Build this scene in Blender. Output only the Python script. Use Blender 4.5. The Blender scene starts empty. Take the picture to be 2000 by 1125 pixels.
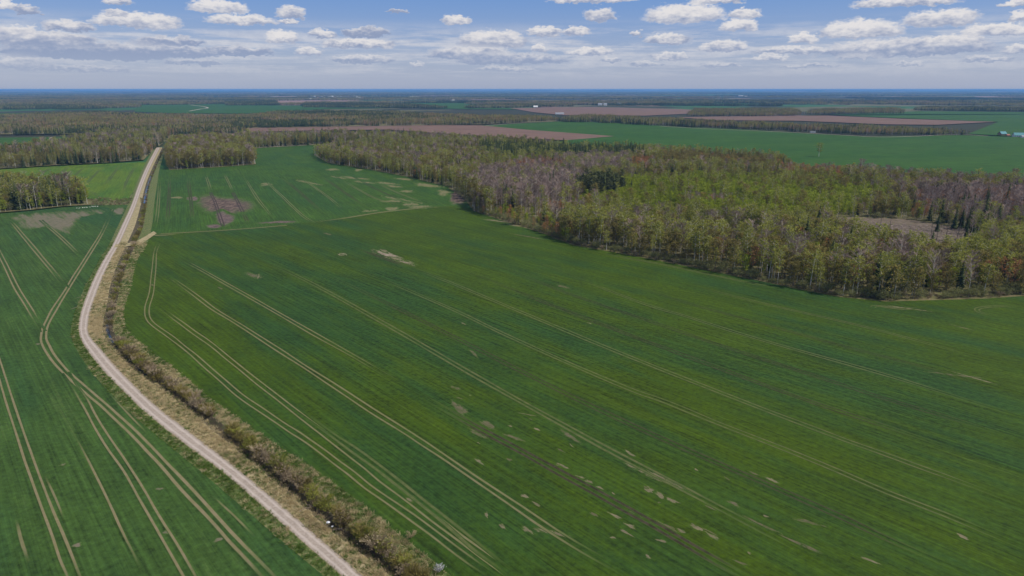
import bpy, math, random
import numpy as np
from mathutils import Vector

SC = bpy.context.scene
COL = SC.collection
R = math.radians
rng = np.random.default_rng(7)
random.seed(7)

# ---------------------------------------------------------------- camera
H = 100.0                                   # drone height over the fields, metres
FPX = 24.0 / 36.0 * 2000.0                  # focal length for a 2000 px wide survey grid
PITCH = math.atan((562.5 - 174.5) / FPX)    # camera tilted down
cam = bpy.data.cameras.new('camera')
cam.lens, cam.sensor_width, cam.clip_start, cam.clip_end = 24.0, 36.0, 1.0, 200000.0
cam_o = bpy.data.objects.new('camera', cam)
COL.objects.link(cam_o)
cam_o.location = (0, 0, H)
cam_o.rotation_euler = (math.pi / 2 - PITCH, 0, 0)
SC.camera = cam_o
CP, SP = math.cos(PITCH), math.sin(PITCH)


def G(px, py, z=0.0):
    """ground point (metres) for a point read off the survey grid"""
    v = py - 562.5
    dn = FPX * SP + v * CP
    k = (H - z) / dn
    return ((px - 1000.0) * k, (FPX * CP - v * SP) * k)


def AE(px, py):
    """azimuth / elevation (degrees) of a sky direction"""
    v = py - 562.5
    x, y, z = px - 1000.0, FPX * CP - v * SP, -(FPX * SP + v * CP)
    return math.degrees(math.atan2(x, y)), math.degrees(math.atan2(z, math.hypot(x, y)))


# ---------------------------------------------------------------- sun, sky, exposure
SUN_AZ, SUN_EL = 102.0, 50.0                 # degrees right of the view direction, above the horizon
sun = bpy.data.lights.new('sun', 'SUN')
sun.energy, sun.angle, sun.color = 3.9, R(0.55), (1.0, 0.95, 0.87)
sun_o = bpy.data.objects.new('sun', sun)
COL.objects.link(sun_o)
sd = Vector((math.sin(R(SUN_AZ)) * math.cos(R(SUN_EL)), math.cos(R(SUN_AZ)) * math.cos(R(SUN_EL)), math.sin(R(SUN_EL))))
sun_o.rotation_euler = sd.to_track_quat('Z', 'Y').to_euler()
sun_o.location = (0, 0, 400)

SC.view_settings.view_transform = 'Standard'
SC.view_settings.look = 'None'
SC.view_settings.exposure = 0.0
SC.view_settings.gamma = 1.0
SC.view_settings.use_curve_mapping = False
SC.cycles.use_denoising = True
SC.cycles.max_bounces = 5
SC.cycles.diffuse_bounces = 3
SC.cycles.volume_bounces = 1
SC.cycles.transparent_max_bounces = 8
SC.cycles.sample_clamp_indirect = 5.0
SC.cycles.caustics_reflective = False
SC.cycles.caustics_refractive = False


class NT:
    """small helper around a node tree"""

    def __init__(self, tree):
        self.t = tree
        tree.nodes.clear()

    def n(self, kind, ins=None, **props):
        nd = self.t.nodes.new(kind)
        for k, v in props.items():
            setattr(nd, k, v)
        for k, v in (ins or {}).items():
            self.put(nd.inputs[k], v)
        return nd

    def put(self, sock, v):
        if isinstance(v, bpy.types.NodeSocket):
            self.t.links.new(v, sock)
        elif isinstance(v, (tuple, list)) and sock.type == 'RGBA' and len(v) == 3:
            sock.default_value = (*v, 1.0)
        else:
            sock.default_value = v

    def m(self, op, a, b=None, c=None, clamp=False):
        nd = self.t.nodes.new('ShaderNodeMath')
        nd.operation, nd.use_clamp = op, clamp
        for i, v in enumerate((a, b, c)):
            if v is not None:
                self.put(nd.inputs[i], v)
        return nd.outputs[0]

    def v(self, op, a, b=None, c=None):
        nd = self.t.nodes.new('ShaderNodeVectorMath')
        nd.operation = op
        for i, x in enumerate((a, b, c)):
            if x is not None:
                self.put(nd.inputs[i], x)
        return nd.outputs['Value'] if op in ('DOT_PRODUCT', 'LENGTH') else nd.outputs[0]

    def smooth(self, x, lo, hi, to0=0.0, to1=1.0):
        nd = self.t.nodes.new('ShaderNodeMapRange')
        nd.interpolation_type = 'SMOOTHSTEP'
        for i, q in enumerate((x, lo, hi, to0, to1)):
            self.put(nd.inputs[i], q)
        return nd.outputs[0]

    def mix(self, f, a, b, blend='MIX'):
        nd = self.t.nodes.new('ShaderNodeMix')
        nd.data_type, nd.blend_type = 'RGBA', blend
        self.put(nd.inputs[0], f)
        self.put(nd.inputs[6], a)
        self.put(nd.inputs[7], b)
        return nd.outputs[2]

    def noise(self, vec, scale, detail=3.0, rough=0.55, dist=0.0):
        nd = self.n('ShaderNodeTexNoise', {'Vector': vec, 'Scale': scale, 'Detail': detail, 'Roughness': rough, 'Distortion': dist})
        return nd.outputs['Fac']


# clouds: azimuth-x, base row, half width, height, on the survey grid; last value 1 = bright, 0 = grey bank
CLOUDS = [
    (12, 19, 20, 20, 1), (52, 28, 30, 19, .6), (227, 9, 34, 14, .8), (227, 33, 20, 17, .6), (268, 56, 88, 34, 1), (135, 61, 54, 24, .7),
    (38, 93, 52, 48, .8), (90, 114, 95, 42, .45), (225, 119, 115, 40, .38), (345, 112, 80, 24, .5), (110, 90, 90, 30, .6), (330, 90, 70, 20, .55), (170, 140, 90, 14, .6), (1000, 126, 110, 22, .6), (1760, 110, 190, 36, .7), (45, 139, 52, 36, .8), (427, 25, 58, 27, 1), (475, 50, 70, 23, .95), (569, 37, 29, 27, .8),
    (562, 46, 17, 9, .8), (551, 85, 38, 26, 1), (631, 74, 30, 18, .8), (700, 94, 75, 20, .85), (605, 109, 31, 19, .9), (290, 108, 78, 24, .45),
    (470, 109, 68, 21, .5), (718, 73, 48, 22, .5), (710, 125, 66, 19, .75), (774, 27, 23, 9, .5), (891, 49, 27, 21, .95), (962, 93, 70, 36, .85),
    (920, 117, 85, 29, .7), (812, 131, 15, 10, .8), (1064, 72, 35, 21, .95), (1124, 68, 28, 16, .85), (1054, 104, 16, 19, .95), (1150, 108, 49, 17, .9),
    (1170, 41, 31, 26, .75), (1158, 6, 86, 15, .9), (1335, 45, 82, 39, 1), (1242, 71, 13, 10, .8), (1303, 87, 47, 24, .8), (1312, 117, 38, 16, .9),
    (1195, 122, 20, 12, .8), (1262, 130, 37, 11, .8), (985, 139, 64, 10, .7), (1398, 9, 54, 17, .9), (1452, 36, 32, 20, .95), (1444, 62, 38, 26, 1),
    (1765, 14, 104, 23, .9), (1836, 52, 80, 36, .95), (1680, 75, 84, 37, 1), (1567, 85, 29, 22, .95), (1945, 72, 74, 29, 1), (1853, 96, 74, 29, .9),
    (1992, 42, 24, 24, .9), (1412, 101, 50, 23, .85), (1550, 106, 86, 16, .85), (1505, 118, 40, 12, .9), (1678, 116, 48, 13, .9), (1985, 106, 30, 19, .95),
    (1930, 121, 58, 11, .8), (1775, 128, 32, 9, .8), (1410, 131, 42, 9, .75), (1985, 10, 42, 13, .8), (1575, 132, 60, 8, .7), (380, 127, 60, 12, .6),
]

world = bpy.data.worlds.new('World')
SC.world = world
world.use_nodes = True
world.cycles.sampling_method = 'MANUAL'
world.cycles.sample_map_resolution = 256


def build_world():
    t = NT(world.node_tree)
    sky = t.n('ShaderNodeTexSky', sky_type='NISHITA', sun_disc=False, sun_elevation=R(SUN_EL), sun_rotation=R(SUN_AZ),
              altitude=300.0, air_density=1.15, dust_density=0.6, ozone_density=2.2)
    d = t.n('ShaderNodeTexCoord').outputs['Generated']
    s = t.n('ShaderNodeSeparateXYZ', {0: d})
    x, y, z = s.outputs
    az = t.m('MULTIPLY', t.m('ARCTAN2', x, y), 180 / math.pi)
    el = t.m('MULTIPLY', t.m('ARCSINE', z), 180 / math.pi)
    # ragged edges: shift the look-up position by two octaves of noise
    sp = t.n('ShaderNodeCombineXYZ', {0: t.m('MULTIPLY', az, 0.6), 1: t.m('MULTIPLY', el, 1.25), 2: 3.1}).outputs[0]
    n1 = t.noise(sp, 2.1, 6.0, 0.62)
    n2 = t.noise(t.v('ADD', sp, (17.3, 4.1, 9.0)), 2.1, 5.0, 0.62)
    azw = t.m('ADD', az, t.m('MULTIPLY', t.m('SUBTRACT', n1, 0.5), 1.5))
    elw = t.m('ADD', el, t.m('MULTIPLY', t.m('SUBTRACT', n2, 0.5), 1.0))
    azv = t.n('ShaderNodeCombineXYZ', {0: azw, 1: azw, 2: azw}).outputs[0]
    elv = t.n('ShaderNodeCombineXYZ', {0: elw, 1: elw, 2: elw}).outputs[0]
    dmin, num, den = None, None, None
    cl = list(CLOUDS)
    while len(cl) % 3:
        cl.append(cl[-1])
    for i in range(0, len(cl), 3):
        ia, oa, ie, oe, br = [], [], [], [], []
        for (px, py, hw, h, b) in cl[i:i + 3]:
            a0, e0 = AE(px, py - h * 0.24)
            a1, _ = AE(px + hw, py)
            _, e1 = AE(px, py - h * 1.02)
            wa, we = max(a1 - a0, .1) * 1.02, max(e1 - e0, .1)
            ia.append(1 / wa); oa.append(-a0 / wa); ie.append(1 / we); oe.append(-e0 / we); br.append(b)
        A = t.v('MULTIPLY_ADD', azv, tuple(ia), tuple(oa))
        B = t.v('MULTIPLY_ADD', elv, tuple(ie), tuple(oe))
        B2 = t.v('MAXIMUM', B, t.v('MULTIPLY', B, (-3.2, -3.2, -3.2)))
        A2 = t.v('MULTIPLY', A, A)
        D = t.v('MULTIPLY_ADD', A2, t.v('MULTIPLY_ADD', A2, (0.5, 0.5, 0.5), (0.45, 0.45, 0.45)), t.v('MULTIPLY', B2, B2))
        dmin = D if dmin is None else t.v('MINIMUM', dmin, D)
        w = t.v('MAXIMUM', t.v('SUBTRACT', (1.25, 1.25, 1.25), D), (0.0, 0.0, 0.0))
        sh = t.v('MULTIPLY_ADD', B, (0.85, 0.85, 0.85), tuple(b - 0.55 for b in br))
        num = t.v('MULTIPLY', w, sh) if num is None else t.v('MULTIPLY_ADD', w, sh, num)
        den = w if den is None else t.v('ADD', den, w)
    ds = t.n('ShaderNodeSeparateXYZ', {0: dmin}).outputs
    n3 = t.noise(t.v('ADD', sp, (3.3, 44.1, 2.0)), 5.5, 5.0, 0.6)
    dm = t.m('ADD', t.m('MINIMUM', t.m('MINIMUM', ds[0], ds[1]), ds[2]), t.m('MULTIPLY', t.m('SUBTRACT', n3, 0.5), 0.8))
    shade = t.m('DIVIDE', t.v('DOT_PRODUCT', num, (1, 1, 1)), t.m('ADD', t.v('DOT_PRODUCT', den, (1, 1, 1)), 0.02))
    alpha_p = t.smooth(dm, 1.22, 0.5)
    # the same fair-weather cloud field goes on all round and overhead
    inv = t.m('DIVIDE', 1.0, t.m('MAXIMUM', t.m('ADD', z, 0.012), 0.004))
    pl = t.n('ShaderNodeCombineXYZ', {0: t.m('MULTIPLY', x, inv), 1: t.m('MULTIPLY', y, inv), 2: 0.0}).outputs[0]
    c1 = t.noise(pl, 0.33, 7.0, 0.58)
    gen = t.smooth(c1, 0.48, 0.66)
    # in the strip in view only thin far layers of it show between the single clouds
    ina = t.smooth(t.m('ABSOLUTE', az), 36.0, 44.0)
    ine = t.smooth(el, 7.0, 9.5)
    free = t.m('MAXIMUM', ina, ine)
    lowband = t.m('MULTIPLY', t.smooth(el, 4.4, 2.2), 0.62)
    gw = t.m('MULTIPLY', gen, t.m('MAXIMUM', free, lowband))
    gw = t.m('MULTIPLY', gw, t.smooth(el, 0.3, 1.6))
    sl = t.noise(t.n('ShaderNodeCombineXYZ', {0: t.m('MULTIPLY', az, 0.14), 1: t.m('MULTIPLY', el, 1.5), 2: 7.7}).outputs[0], 1.0, 7.0, 0.62)
    sl = t.m('MULTIPLY', t.smooth(sl, 0.41, 0.60), t.m('MULTIPLY', t.smooth(el, 0.4, 1.4), t.smooth(el, 5.4, 3.2, 0.0, 0.8)))
    gw = t.m('MAXIMUM', gw, sl)
    alpha = t.m('MAXIMUM', alpha_p, t.m('MULTIPLY', gw, 0.85))
    det = t.m('MULTIPLY', t.m('SUBTRACT', n2, 0.5), 0.9)
    tone = t.m('ADD', t.m('MULTIPLY', shade, alpha_p), det)
    tone = t.m('ADD', tone, t.m('MULTIPLY', t.m('SUBTRACT', 1.0, alpha_p), 0.68))
    tone = t.smooth(tone, -0.05, 1.0)
    ccol = t.mix(tone, (3.1, 3.8, 5.6), (8.5, 8.3, 8.4))
    # far clouds sink into the pale blue air above the horizon
    fade = t.smooth(el, 0.0, 3.6, 0.15, 1.0)
    skyc = t.mix(0.75, sky.outputs[0], t.mix(t.smooth(el, 0.5, 8.0), (3.85, 4.65, 6.9), (1.25, 3.0, 7.3)))
    skyc = t.mix(t.smooth(el, 6.0, 22.0), skyc, sky.outputs[0])
    out = t.mix(t.m('MULTIPLY', alpha, fade), skyc, ccol)
    bg = t.n('ShaderNodeBackground', {'Color': out, 'Strength': 0.09})
    o = t.n('ShaderNodeOutputWorld')
    t.t.links.new(bg.outputs[0], o.inputs[0])


build_world()

# ================================================================ helpers
def tag(o, label=None, cat=None, group=None, kind=None):
    for k, v in (('label', label), ('category', cat), ('group', group), ('kind', kind)):
        if v:
            o[k] = v
    return o


def mesh_obj(name, verts, faces, mat, parent=None, attr=None, link=True, mats=None, fmat=None, smooth=False):
    me = bpy.data.meshes.new(name)
    me.from_pydata([tuple(v) for v in verts], [], [tuple(f) for f in faces])
    for mm in (mats or [mat]):
        me.materials.append(mm)
    if fmat is not None:
        me.polygons.foreach_set('material_index', np.asarray(fmat, dtype=np.int32))
    if attr is not None:
        a = me.attributes.new('m', 'FLOAT', 'POINT')
        a.data.foreach_set('value', np.asarray(attr, dtype=np.float32))
    if smooth:
        me.polygons.foreach_set('use_smooth', [True] * len(me.polygons))
    me.update()
    o = bpy.data.objects.new(name, me)
    if link:
        COL.objects.link(o)
    if parent:
        o.parent = parent
    return o


def empty(name, loc, rz=0.0, s=1.0):
    o = bpy.data.objects.new(name, None)
    COL.objects.link(o)
    o.location, o.rotation_euler, o.scale = loc, (0, 0, rz), (s, s, s)
    return o


def catmull(pts, sub):
    p = np.asarray(pts, float)
    p = np.vstack([2 * p[0] - p[1], p, 2 * p[-1] - p[-2]])
    out = []
    for i in range(1, len(p) - 2):
        for k in range(sub):
            u = k / sub
            a, b, c, d = p[i - 1], p[i], p[i + 1], p[i + 2]
            out.append(0.5 * (2 * b + (c - a) * u + (2 * a - 5 * b + 4 * c - d) * u * u + (3 * b - a - 3 * c + d) * u ** 3))
    out.append(p[-2])
    return np.array(out)


def gpts(px):
    return [G(*q) for q in px]


def inside(pts, poly):
    """boolean mask of pts (n,2) inside a polygon"""
    x, y = pts[:, 0], pts[:, 1]
    r = np.zeros(len(pts), bool)
    n = len(poly)
    for i in range(n):
        (x0, y0), (x1, y1) = poly[i], poly[(i + 1) % n]
        c = ((y0 > y) != (y1 > y)) & (x < (x1 - x0) * (y - y0) / ((y1 - y0) or 1e-9) + x0)
        r ^= c
    return r


# ================================================================ materials
def new_mat(name):
    m = bpy.data.materials.new(name)
    m.use_nodes = True
    return m, NT(m.node_tree)


def finish(t, col, rough=0.9, bump=None, strength=0.4, dist=0.2, spec=0.15):
    b = t.n('ShaderNodeBsdfPrincipled', {'Base Color': col, 'Roughness': rough, 'Specular IOR Level': spec})
    if bump is not None:
        bn = t.n('ShaderNodeBump', {'Height': bump, 'Strength': strength, 'Distance': dist})
        t.t.links.new(bn.outputs[0], b.inputs['Normal'])
    o = t.n('ShaderNodeOutputMaterial')
    t.t.links.new(b.outputs[0], o.inputs[0])


def crop_colour(t, c, ang):
    """green cereal crop: broad drill-direction streaks, blotches, fine leaf grain. c = (main, second, pale)"""
    pos = t.n('ShaderNodeNewGeometry').outputs['Position']
    rot = t.n('ShaderNodeVectorRotate', {'Vector': pos, 'Angle': -ang}, rotation_type='Z_AXIS').outputs[0]
    st = t.v('MULTIPLY', rot, (0.12, 1.0, 1.0))
    big = t.noise(t.v('MULTIPLY', rot, (0.35, 1.0, 1.0)), 0.011, 5.0, 0.6, 0.5)
    streak = t.noise(st, 0.075, 4.0, 0.6)
    fine_s = t.noise(t.v('MULTIPLY', rot, (0.045, 1.0, 1.0)), 0.75, 4.0, 0.7)
    grain = t.noise(pos, 0.55, 4.0, 0.7)
    f = t.smooth(t.m('ADD', t.m('MULTIPLY', big, 0.6), t.m('MULTIPLY', streak, 0.4)), 0.40, 0.58)
    col = t.mix(f, c[0], c[1])
    pale = t.smooth(t.m('ADD', t.m('MULTIPLY', streak, 0.55), t.m('MULTIPLY', fine_s, 0.45)), 0.55, 0.72)
    col = t.mix(t.m('MULTIPLY', pale, 0.55), col, c[2])
    drill = t.noise(t.v('MULTIPLY', rot, (0.008, 1.0, 1.0)), 1.4, 2.0, 0.6)
    val = t.m('ADD', 1.0, t.m('MULTIPLY', t.m('SUBTRACT', grain, 0.5), 1.7))
    val = t.m('ADD', val, t.m('MULTIPLY', t.m('SUBTRACT', fine_s, 0.5), 1.5))
    val = t.m('ADD', val, t.m('MULTIPLY', t.m('SUBTRACT', drill, 0.5), 1.0))
    val = t.m('ADD', val, t.m('MULTIPLY', t.m('SUBTRACT', t.noise(pos, 0.035, 4.0, 0.6), 0.5), 0.7))
    val = t.m('MAXIMUM', val, 0.3)
    col = t.mix(1.0, col, t.n('ShaderNodeCombineColor', {0: val, 1: val, 2: val}).outputs[0], 'MULTIPLY')
    return col, grain, pos, st


def crop_mat(name, c, ang):
    m, t = new_mat(name)
    col, grain, _, _ = crop_colour(t, c, ang)
    finish(t, col, 0.85, grain, 0.5, 0.25)
    return m


def worn_mat(name, c, ang, soil, soil2, amount=1.0, stretch=1.0, nscale=0.5, ragged=1.1):
    """crop that thins out to bare soil where the mesh attribute m rises to 1"""
    m, t = new_mat(name)
    col, grain, pos, st = crop_colour(t, c, ang)
    a = t.n('ShaderNodeAttribute', attribute_name='m').outputs['Fac']
    nz = t.noise(st if stretch == 1 else (t.v('MULTIPLY', t.n('ShaderNodeVectorRotate', {'Vector': pos, 'Angle': -ang}, rotation_type='Z_AXIS').outputs[0], (0.4, 1.0, 1.0)) if stretch == 2 else t.v('MULTIPLY', pos, (1.0, 0.25, 1.0))), nscale, 6.0, 0.68)
    nz2 = t.noise(t.v('MULTIPLY', pos, (1.0, 0.3, 1.0)) if stretch == 3 else pos, 0.35, 4.0, 0.65)
    f = t.smooth(t.m('ADD', a, t.m('MULTIPLY', t.m('SUBTRACT', nz, 0.5), ragged)), 0.32, 0.95)
    f = t.m('MULTIPLY', f, amount)
    sc = t.mix(t.smooth(nz2, 0.35, 0.65), soil, soil2)
    halo = t.smooth(t.m('ADD', a, t.m('MULTIPLY', t.m('SUBTRACT', nz, 0.5), ragged)), 0.05, 0.6)
    col = t.mix(t.m('MULTIPLY', halo, 0.6), col, tuple(q * 1.25 for q in c[2]))
    finish(t, t.mix(f, col, sc), 0.9, grain, 0.5, 0.25)
    return m


def noise_mat(name, cols, scale=0.3, rough=0.9, stretch=(1, 1, 1), bump=0.4, detail=5.0, lo=0.32, hi=0.68, fine=3.0, spec=0.15):
    m, t = new_mat(name)
    pos = t.v('MULTIPLY', t.n('ShaderNodeNewGeometry').outputs['Position'], stretch)
    n = t.noise(pos, scale, detail, 0.62)
    n2 = t.noise(pos, scale * fine, detail, 0.65)
    col = t.mix(t.smooth(n, lo, hi), cols[0], cols[1])
    if len(cols) > 2:
        col = t.mix(t.smooth(n2, 0.45, 0.68), col, cols[2])
    v = t.m('ADD', 0.62, t.m('MULTIPLY', n2, 0.76))
    col = t.mix(1.0, col, t.n('ShaderNodeCombineColor', {0: v, 1: v, 2: v}).outputs[0], 'MULTIPLY')
    finish(t, col, rough, n2, bump, 0.3, spec)
    return m


def leaf_mat(name, c0, c1, trans=0.3):
    """foliage / twigs: colour varies from tree to tree and over the crown"""
    m, t = new_mat(name)
    rnd = t.n('ShaderNodeObjectInfo').outputs['Random']
    pos = t.n('ShaderNodeNewGeometry').outputs['Position']
    n = t.noise(pos, 0.45, 2.0, 0.6)
    far = t.noise(pos, 0.012, 2.0, 0.5)
    f = t.m('ADD', t.m('MULTIPLY', rnd, 0.55), t.m('ADD', t.m('MULTIPLY', n, 0.5), t.m('MULTIPLY', far, 0.5)))
    col = t.mix(t.smooth(f, 0.35, 1.15), c0, c1)
    d = t.n('ShaderNodeBsdfDiffuse', {'Color': col})
    o = t.n('ShaderNodeOutputMaterial')
    if trans:
        tr = t.n('ShaderNodeBsdfTranslucent', {'Color': col})
        mx = t.n('ShaderNodeMixShader', {0: trans, 1: d.outputs[0], 2: tr.outputs[0]})
        t.t.links.new(mx.outputs[0], o.inputs[0])
    else:
        t.t.links.new(d.outputs[0], o.inputs[0])
    return m


def plain(name, c, rough=0.8, spec=0.2):
    m, t = new_mat(name)
    pos = t.n('ShaderNodeTexCoord').outputs['Object']
    n = t.noise(pos, 1.2, 4.0, 0.6)
    v = t.m('ADD', 0.82, t.m('MULTIPLY', n, 0.36))
    col = t.mix(1.0, c, t.n('ShaderNodeCombineColor', {0: v, 1: v, 2: v}).outputs[0], 'MULTIPLY')
    finish(t, col, rough, None, spec=spec)
    return m


# drilling directions on the ground
def direction(a, b):
    (x0, y0), (x1, y1) = G(*a), G(*b)
    return math.atan2(y1 - y0, x1 - x0)


ANG1 = direction((333, 495), (1400, 1097))
ANG2 = direction((401, 339), (436, 442))
ANG3 = direction((38, 843), (113, 1047))
ANG4 = direction((236, 319), (201, 367))

C1 = ((0.025, 0.062, 0.011), (0.042, 0.074, 0.002), (0.052, 0.084, 0.016))
C2 = ((0.031, 0.076, 0.013), (0.042, 0.088, 0.010), (0.060, 0.096, 0.024))
C3 = ((0.029, 0.073, 0.020), (0.042, 0.084, 0.016), (0.070, 0.096, 0.030))
C4 = ((0.055, 0.118, 0.015), (0.092, 0.145, 0.012), (0.100, 0.135, 0.026))
CF = ((0.026, 0.080, 0.006), (0.036, 0.092, 0.007), (0.052, 0.094, 0.014))
SOIL = ((0.31, 0.225, 0.165), (0.22, 0.155, 0.12))
SOILP = ((0.30, 0.22, 0.14), (0.24, 0.19, 0.10))
SOILD = ((0.030, 0.026, 0.014), (0.062, 0.050, 0.030))

M = dict(
    crop1=crop_mat('crop_main', C1, ANG1), crop2=crop_mat('crop_middle', C2, ANG2), crop3=crop_mat('crop_left', C3, ANG3),
    crop4=crop_mat('crop_light', C4, ANG4), cropf=crop_mat('crop_far', CF, 0.4),
    tr1=worn_mat('track_main', C1, ANG1, *SOILP, amount=0.48, nscale=0.35, ragged=1.2), trd1=worn_mat('rut_main', C1, ANG1, *SOILD, amount=0.95, nscale=0.3, ragged=0.6),
    tr1f=worn_mat('track_main_faint', C1, ANG1, (0.17, 0.15, 0.07), (0.09, 0.10, 0.04), amount=0.5, nscale=0.25, ragged=1.4),
    tr2=worn_mat('track_middle', C2, ANG2, *SOILP, amount=0.42, nscale=0.3, ragged=1.2), trd2=worn_mat('rut_middle', C2, ANG2, *SOILD, amount=0.85, nscale=0.3, ragged=0.7),
    tr3=worn_mat('track_left', C3, ANG3, *SOILP, amount=0.68, nscale=0.4, ragged=1.0), tr3f=worn_mat('track_left_faint', C3, ANG3, *SOILP, amount=0.5, nscale=0.35, ragged=1.2),
    trd4=worn_mat('rut_light', C4, ANG4, (0.035, 0.05, 0.025), (0.06, 0.07, 0.035), amount=0.8, nscale=0.3, ragged=0.7),
    bare1s=worn_mat('bare_main_strip', C1, ANG1, (0.36, 0.28, 0.22), (0.22, 0.165, 0.12), stretch=2, nscale=0.45, ragged=2.2, amount=0.85),
    bare1=worn_mat('bare_main', C1, ANG1, *SOIL, stretch=2, nscale=1.3, ragged=2.8, amount=0.55), bare1d=worn_mat('bare_main_dark', C1, ANG1, (0.17, 0.12, 0.09), (0.10, 0.09, 0.045), amount=0.7, stretch=2, nscale=1.1, ragged=2.8),
    bare2=worn_mat('bare_middle', C2, ANG2, (0.17, 0.118, 0.092), (0.060, 0.043, 0.035), stretch=3, nscale=0.2, ragged=1.0),
    bare2d=worn_mat('bare_middle_wet', C2, ANG2, (0.085, 0.06, 0.055), (0.17, 0.12, 0.105), stretch=3, nscale=0.25, ragged=1.3),
    bare2p=worn_mat('bare_middle_pale', C2, ANG2, *SOILP, stretch=3, nscale=0.35, ragged=2.4, amount=0.5),
    bare3=worn_mat('bare_left', C3, direction((28, 440), (130, 563)), (0.25, 0.18, 0.155), (0.17, 0.135, 0.10), stretch=1, nscale=0.22, ragged=3.0, amount=0.6),
    dull3=worn_mat('thin_crop_left', C3, ANG3, (0.10, 0.105, 0.04), (0.075, 0.10, 0.04), stretch=2, nscale=0.3, ragged=2.8, amount=0.35),
    yel=worn_mat('thin_crop_far', CF, 0.4, (0.15, 0.16, 0.03), (0.22, 0.19, 0.09), stretch=0, nscale=0.05, ragged=1.0, amount=0.8),
    gravel=noise_mat('gravel', [(0.40, 0.335, 0.285), (0.49, 0.415, 0.355), (0.33, 0.27, 0.22)], 0.25, bump=0.2, fine=6.0),
    verge_dry=noise_mat('dry_grass_ground', [(0.33, 0.26, 0.14), (0.44, 0.355, 0.215), (0.14, 0.15, 0.05)], 0.22, bump=0.8),
    verge_green=noise_mat('green_grass_ground', [(0.070, 0.115, 0.026), (0.12, 0.14, 0.045), (0.20, 0.18, 0.085)], 0.35, bump=0.8),
    bank=noise_mat('ditch_bank', [(0.055, 0.043, 0.03), (0.12, 0.09, 0.06), (0.07, 0.08, 0.03)], 0.5, bump=0.8),
    floor=noise_mat('wood_floor', [(0.13, 0.11, 0.05), (0.20, 0.165, 0.085), (0.10, 0.125, 0.035)], 0.12, bump=0.6),
    soilfar=noise_mat('ploughed_soil', [(0.165, 0.095, 0.070), (0.215, 0.13, 0.098), (0.13, 0.09, 0.06)], 0.012, stretch=(1, 2.5, 1), bump=0.2),
    rut=noise_mat('wet_rut', [(0.040, 0.030, 0.026), (0.075, 0.055, 0.047)], 0.4),
    cut=noise_mat('felled_ground', [(0.13, 0.095, 0.07), (0.20, 0.15, 0.12), (0.08, 0.085, 0.035)], 0.18, bump=0.8),
    meadow=noise_mat('rough_meadow', [(0.10, 0.115, 0.04), (0.16, 0.145, 0.065), (0.075, 0.105, 0.03)], 0.06, bump=0.6),
    bark_white=noise_mat('birch_bark', [(0.72, 0.69, 0.63), (0.60, 0.56, 0.50), (0.20, 0.18, 0.16)], 1.2, stretch=(1, 1, 2.5)),
    bark_grey=noise_mat('grey_bark', [(0.20, 0.17, 0.14), (0.13, 0.11, 0.09)], 1.2),
    bark_brown=noise_mat('brown_bark', [(0.12, 0.085, 0.06), (0.075, 0.055, 0.04)], 1.2),
    birch=leaf_mat('birch_leaves', (.195, .205, .042), (.365, .365, .078), .42),
    young=leaf_mat('young_leaves', (.220, .265, .030), (.36, .41, .045), .45),
    olive=leaf_mat('alder_leaves', (.175, .148, .050), (.315, .262, .082), .38),
    twig=leaf_mat('bare_twigs', (.245, .178, .148), (.38, .285, .245), 0.15),
    rust=leaf_mat('rust_buds', (.34, .160, .075), (.46, .245, .105), 0.25),
    needle=leaf_mat('spruce_needles', (.040, .056, .024), (.075, .090, .034), 0.0),
    pine=leaf_mat('pine_needles', (.075, .090, .040), (.12, .125, .05), 0.0),
    willow=leaf_mat('willow_leaves', (.17, .178, .070), (.285, .285, .125), 0.35),
    shrubtwig=leaf_mat('shrub_twigs', (.27, .205, .135), (.42, .335, .22), 0.2),
    blossom=leaf_mat('white_blossom', (0.62, 0.60, 0.60), (0.80, 0.78, 0.78), 0.2),
    straw=leaf_mat('straw', (0.40, 0.32, 0.17), (0.60, 0.49, 0.29), 0.3),
    grass=leaf_mat('green_blades', (0.07, 0.125, 0.022), (0.12, 0.185, 0.035), 0.3),
    log=noise_mat('felled_logs', [(0.34, 0.28, 0.25), (0.20, 0.155, 0.13), (0.12, 0.09, 0.07)], 0.6),
    white=plain('white_wall', (0.78, 0.77, 0.74)), grey_roof=plain('grey_roof', (0.30, 0.31, 0.33)), red_roof=plain('red_roof', (0.34, 0.15, 0.11)),
    teal_roof=plain('teal_roof', (0.04, 0.21, 0.24), 0.5), brick=plain('brick_wall', (0.36, 0.22, 0.16)), dark=plain('dark_glass', (0.04, 0.045, 0.05), 0.2, 0.5),
    stone=plain('pale_stone', (0.62, 0.60, 0.57)), scrap=plain('white_plastic', (0.82, 0.82, 0.84), 0.5), blue_scrap=plain('pale_blue_plastic', (0.55, 0.68, 0.78), 0.5),
    pole=plain('grey_wood', (0.24, 0.21, 0.18)), tyre=plain('black_rubber', (0.03, 0.03, 0.03)),
)


def water_mat():
    m, t = new_mat('ditch_water')
    pos = t.n('ShaderNodeNewGeometry').outputs['Position']
    finish(t, (0.012, 0.022, 0.045), 0.06, t.noise(pos, 1.5, 2.0), 0.05, 0.05, spec=0.6)
    return m


M['water'] = water_mat()


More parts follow.
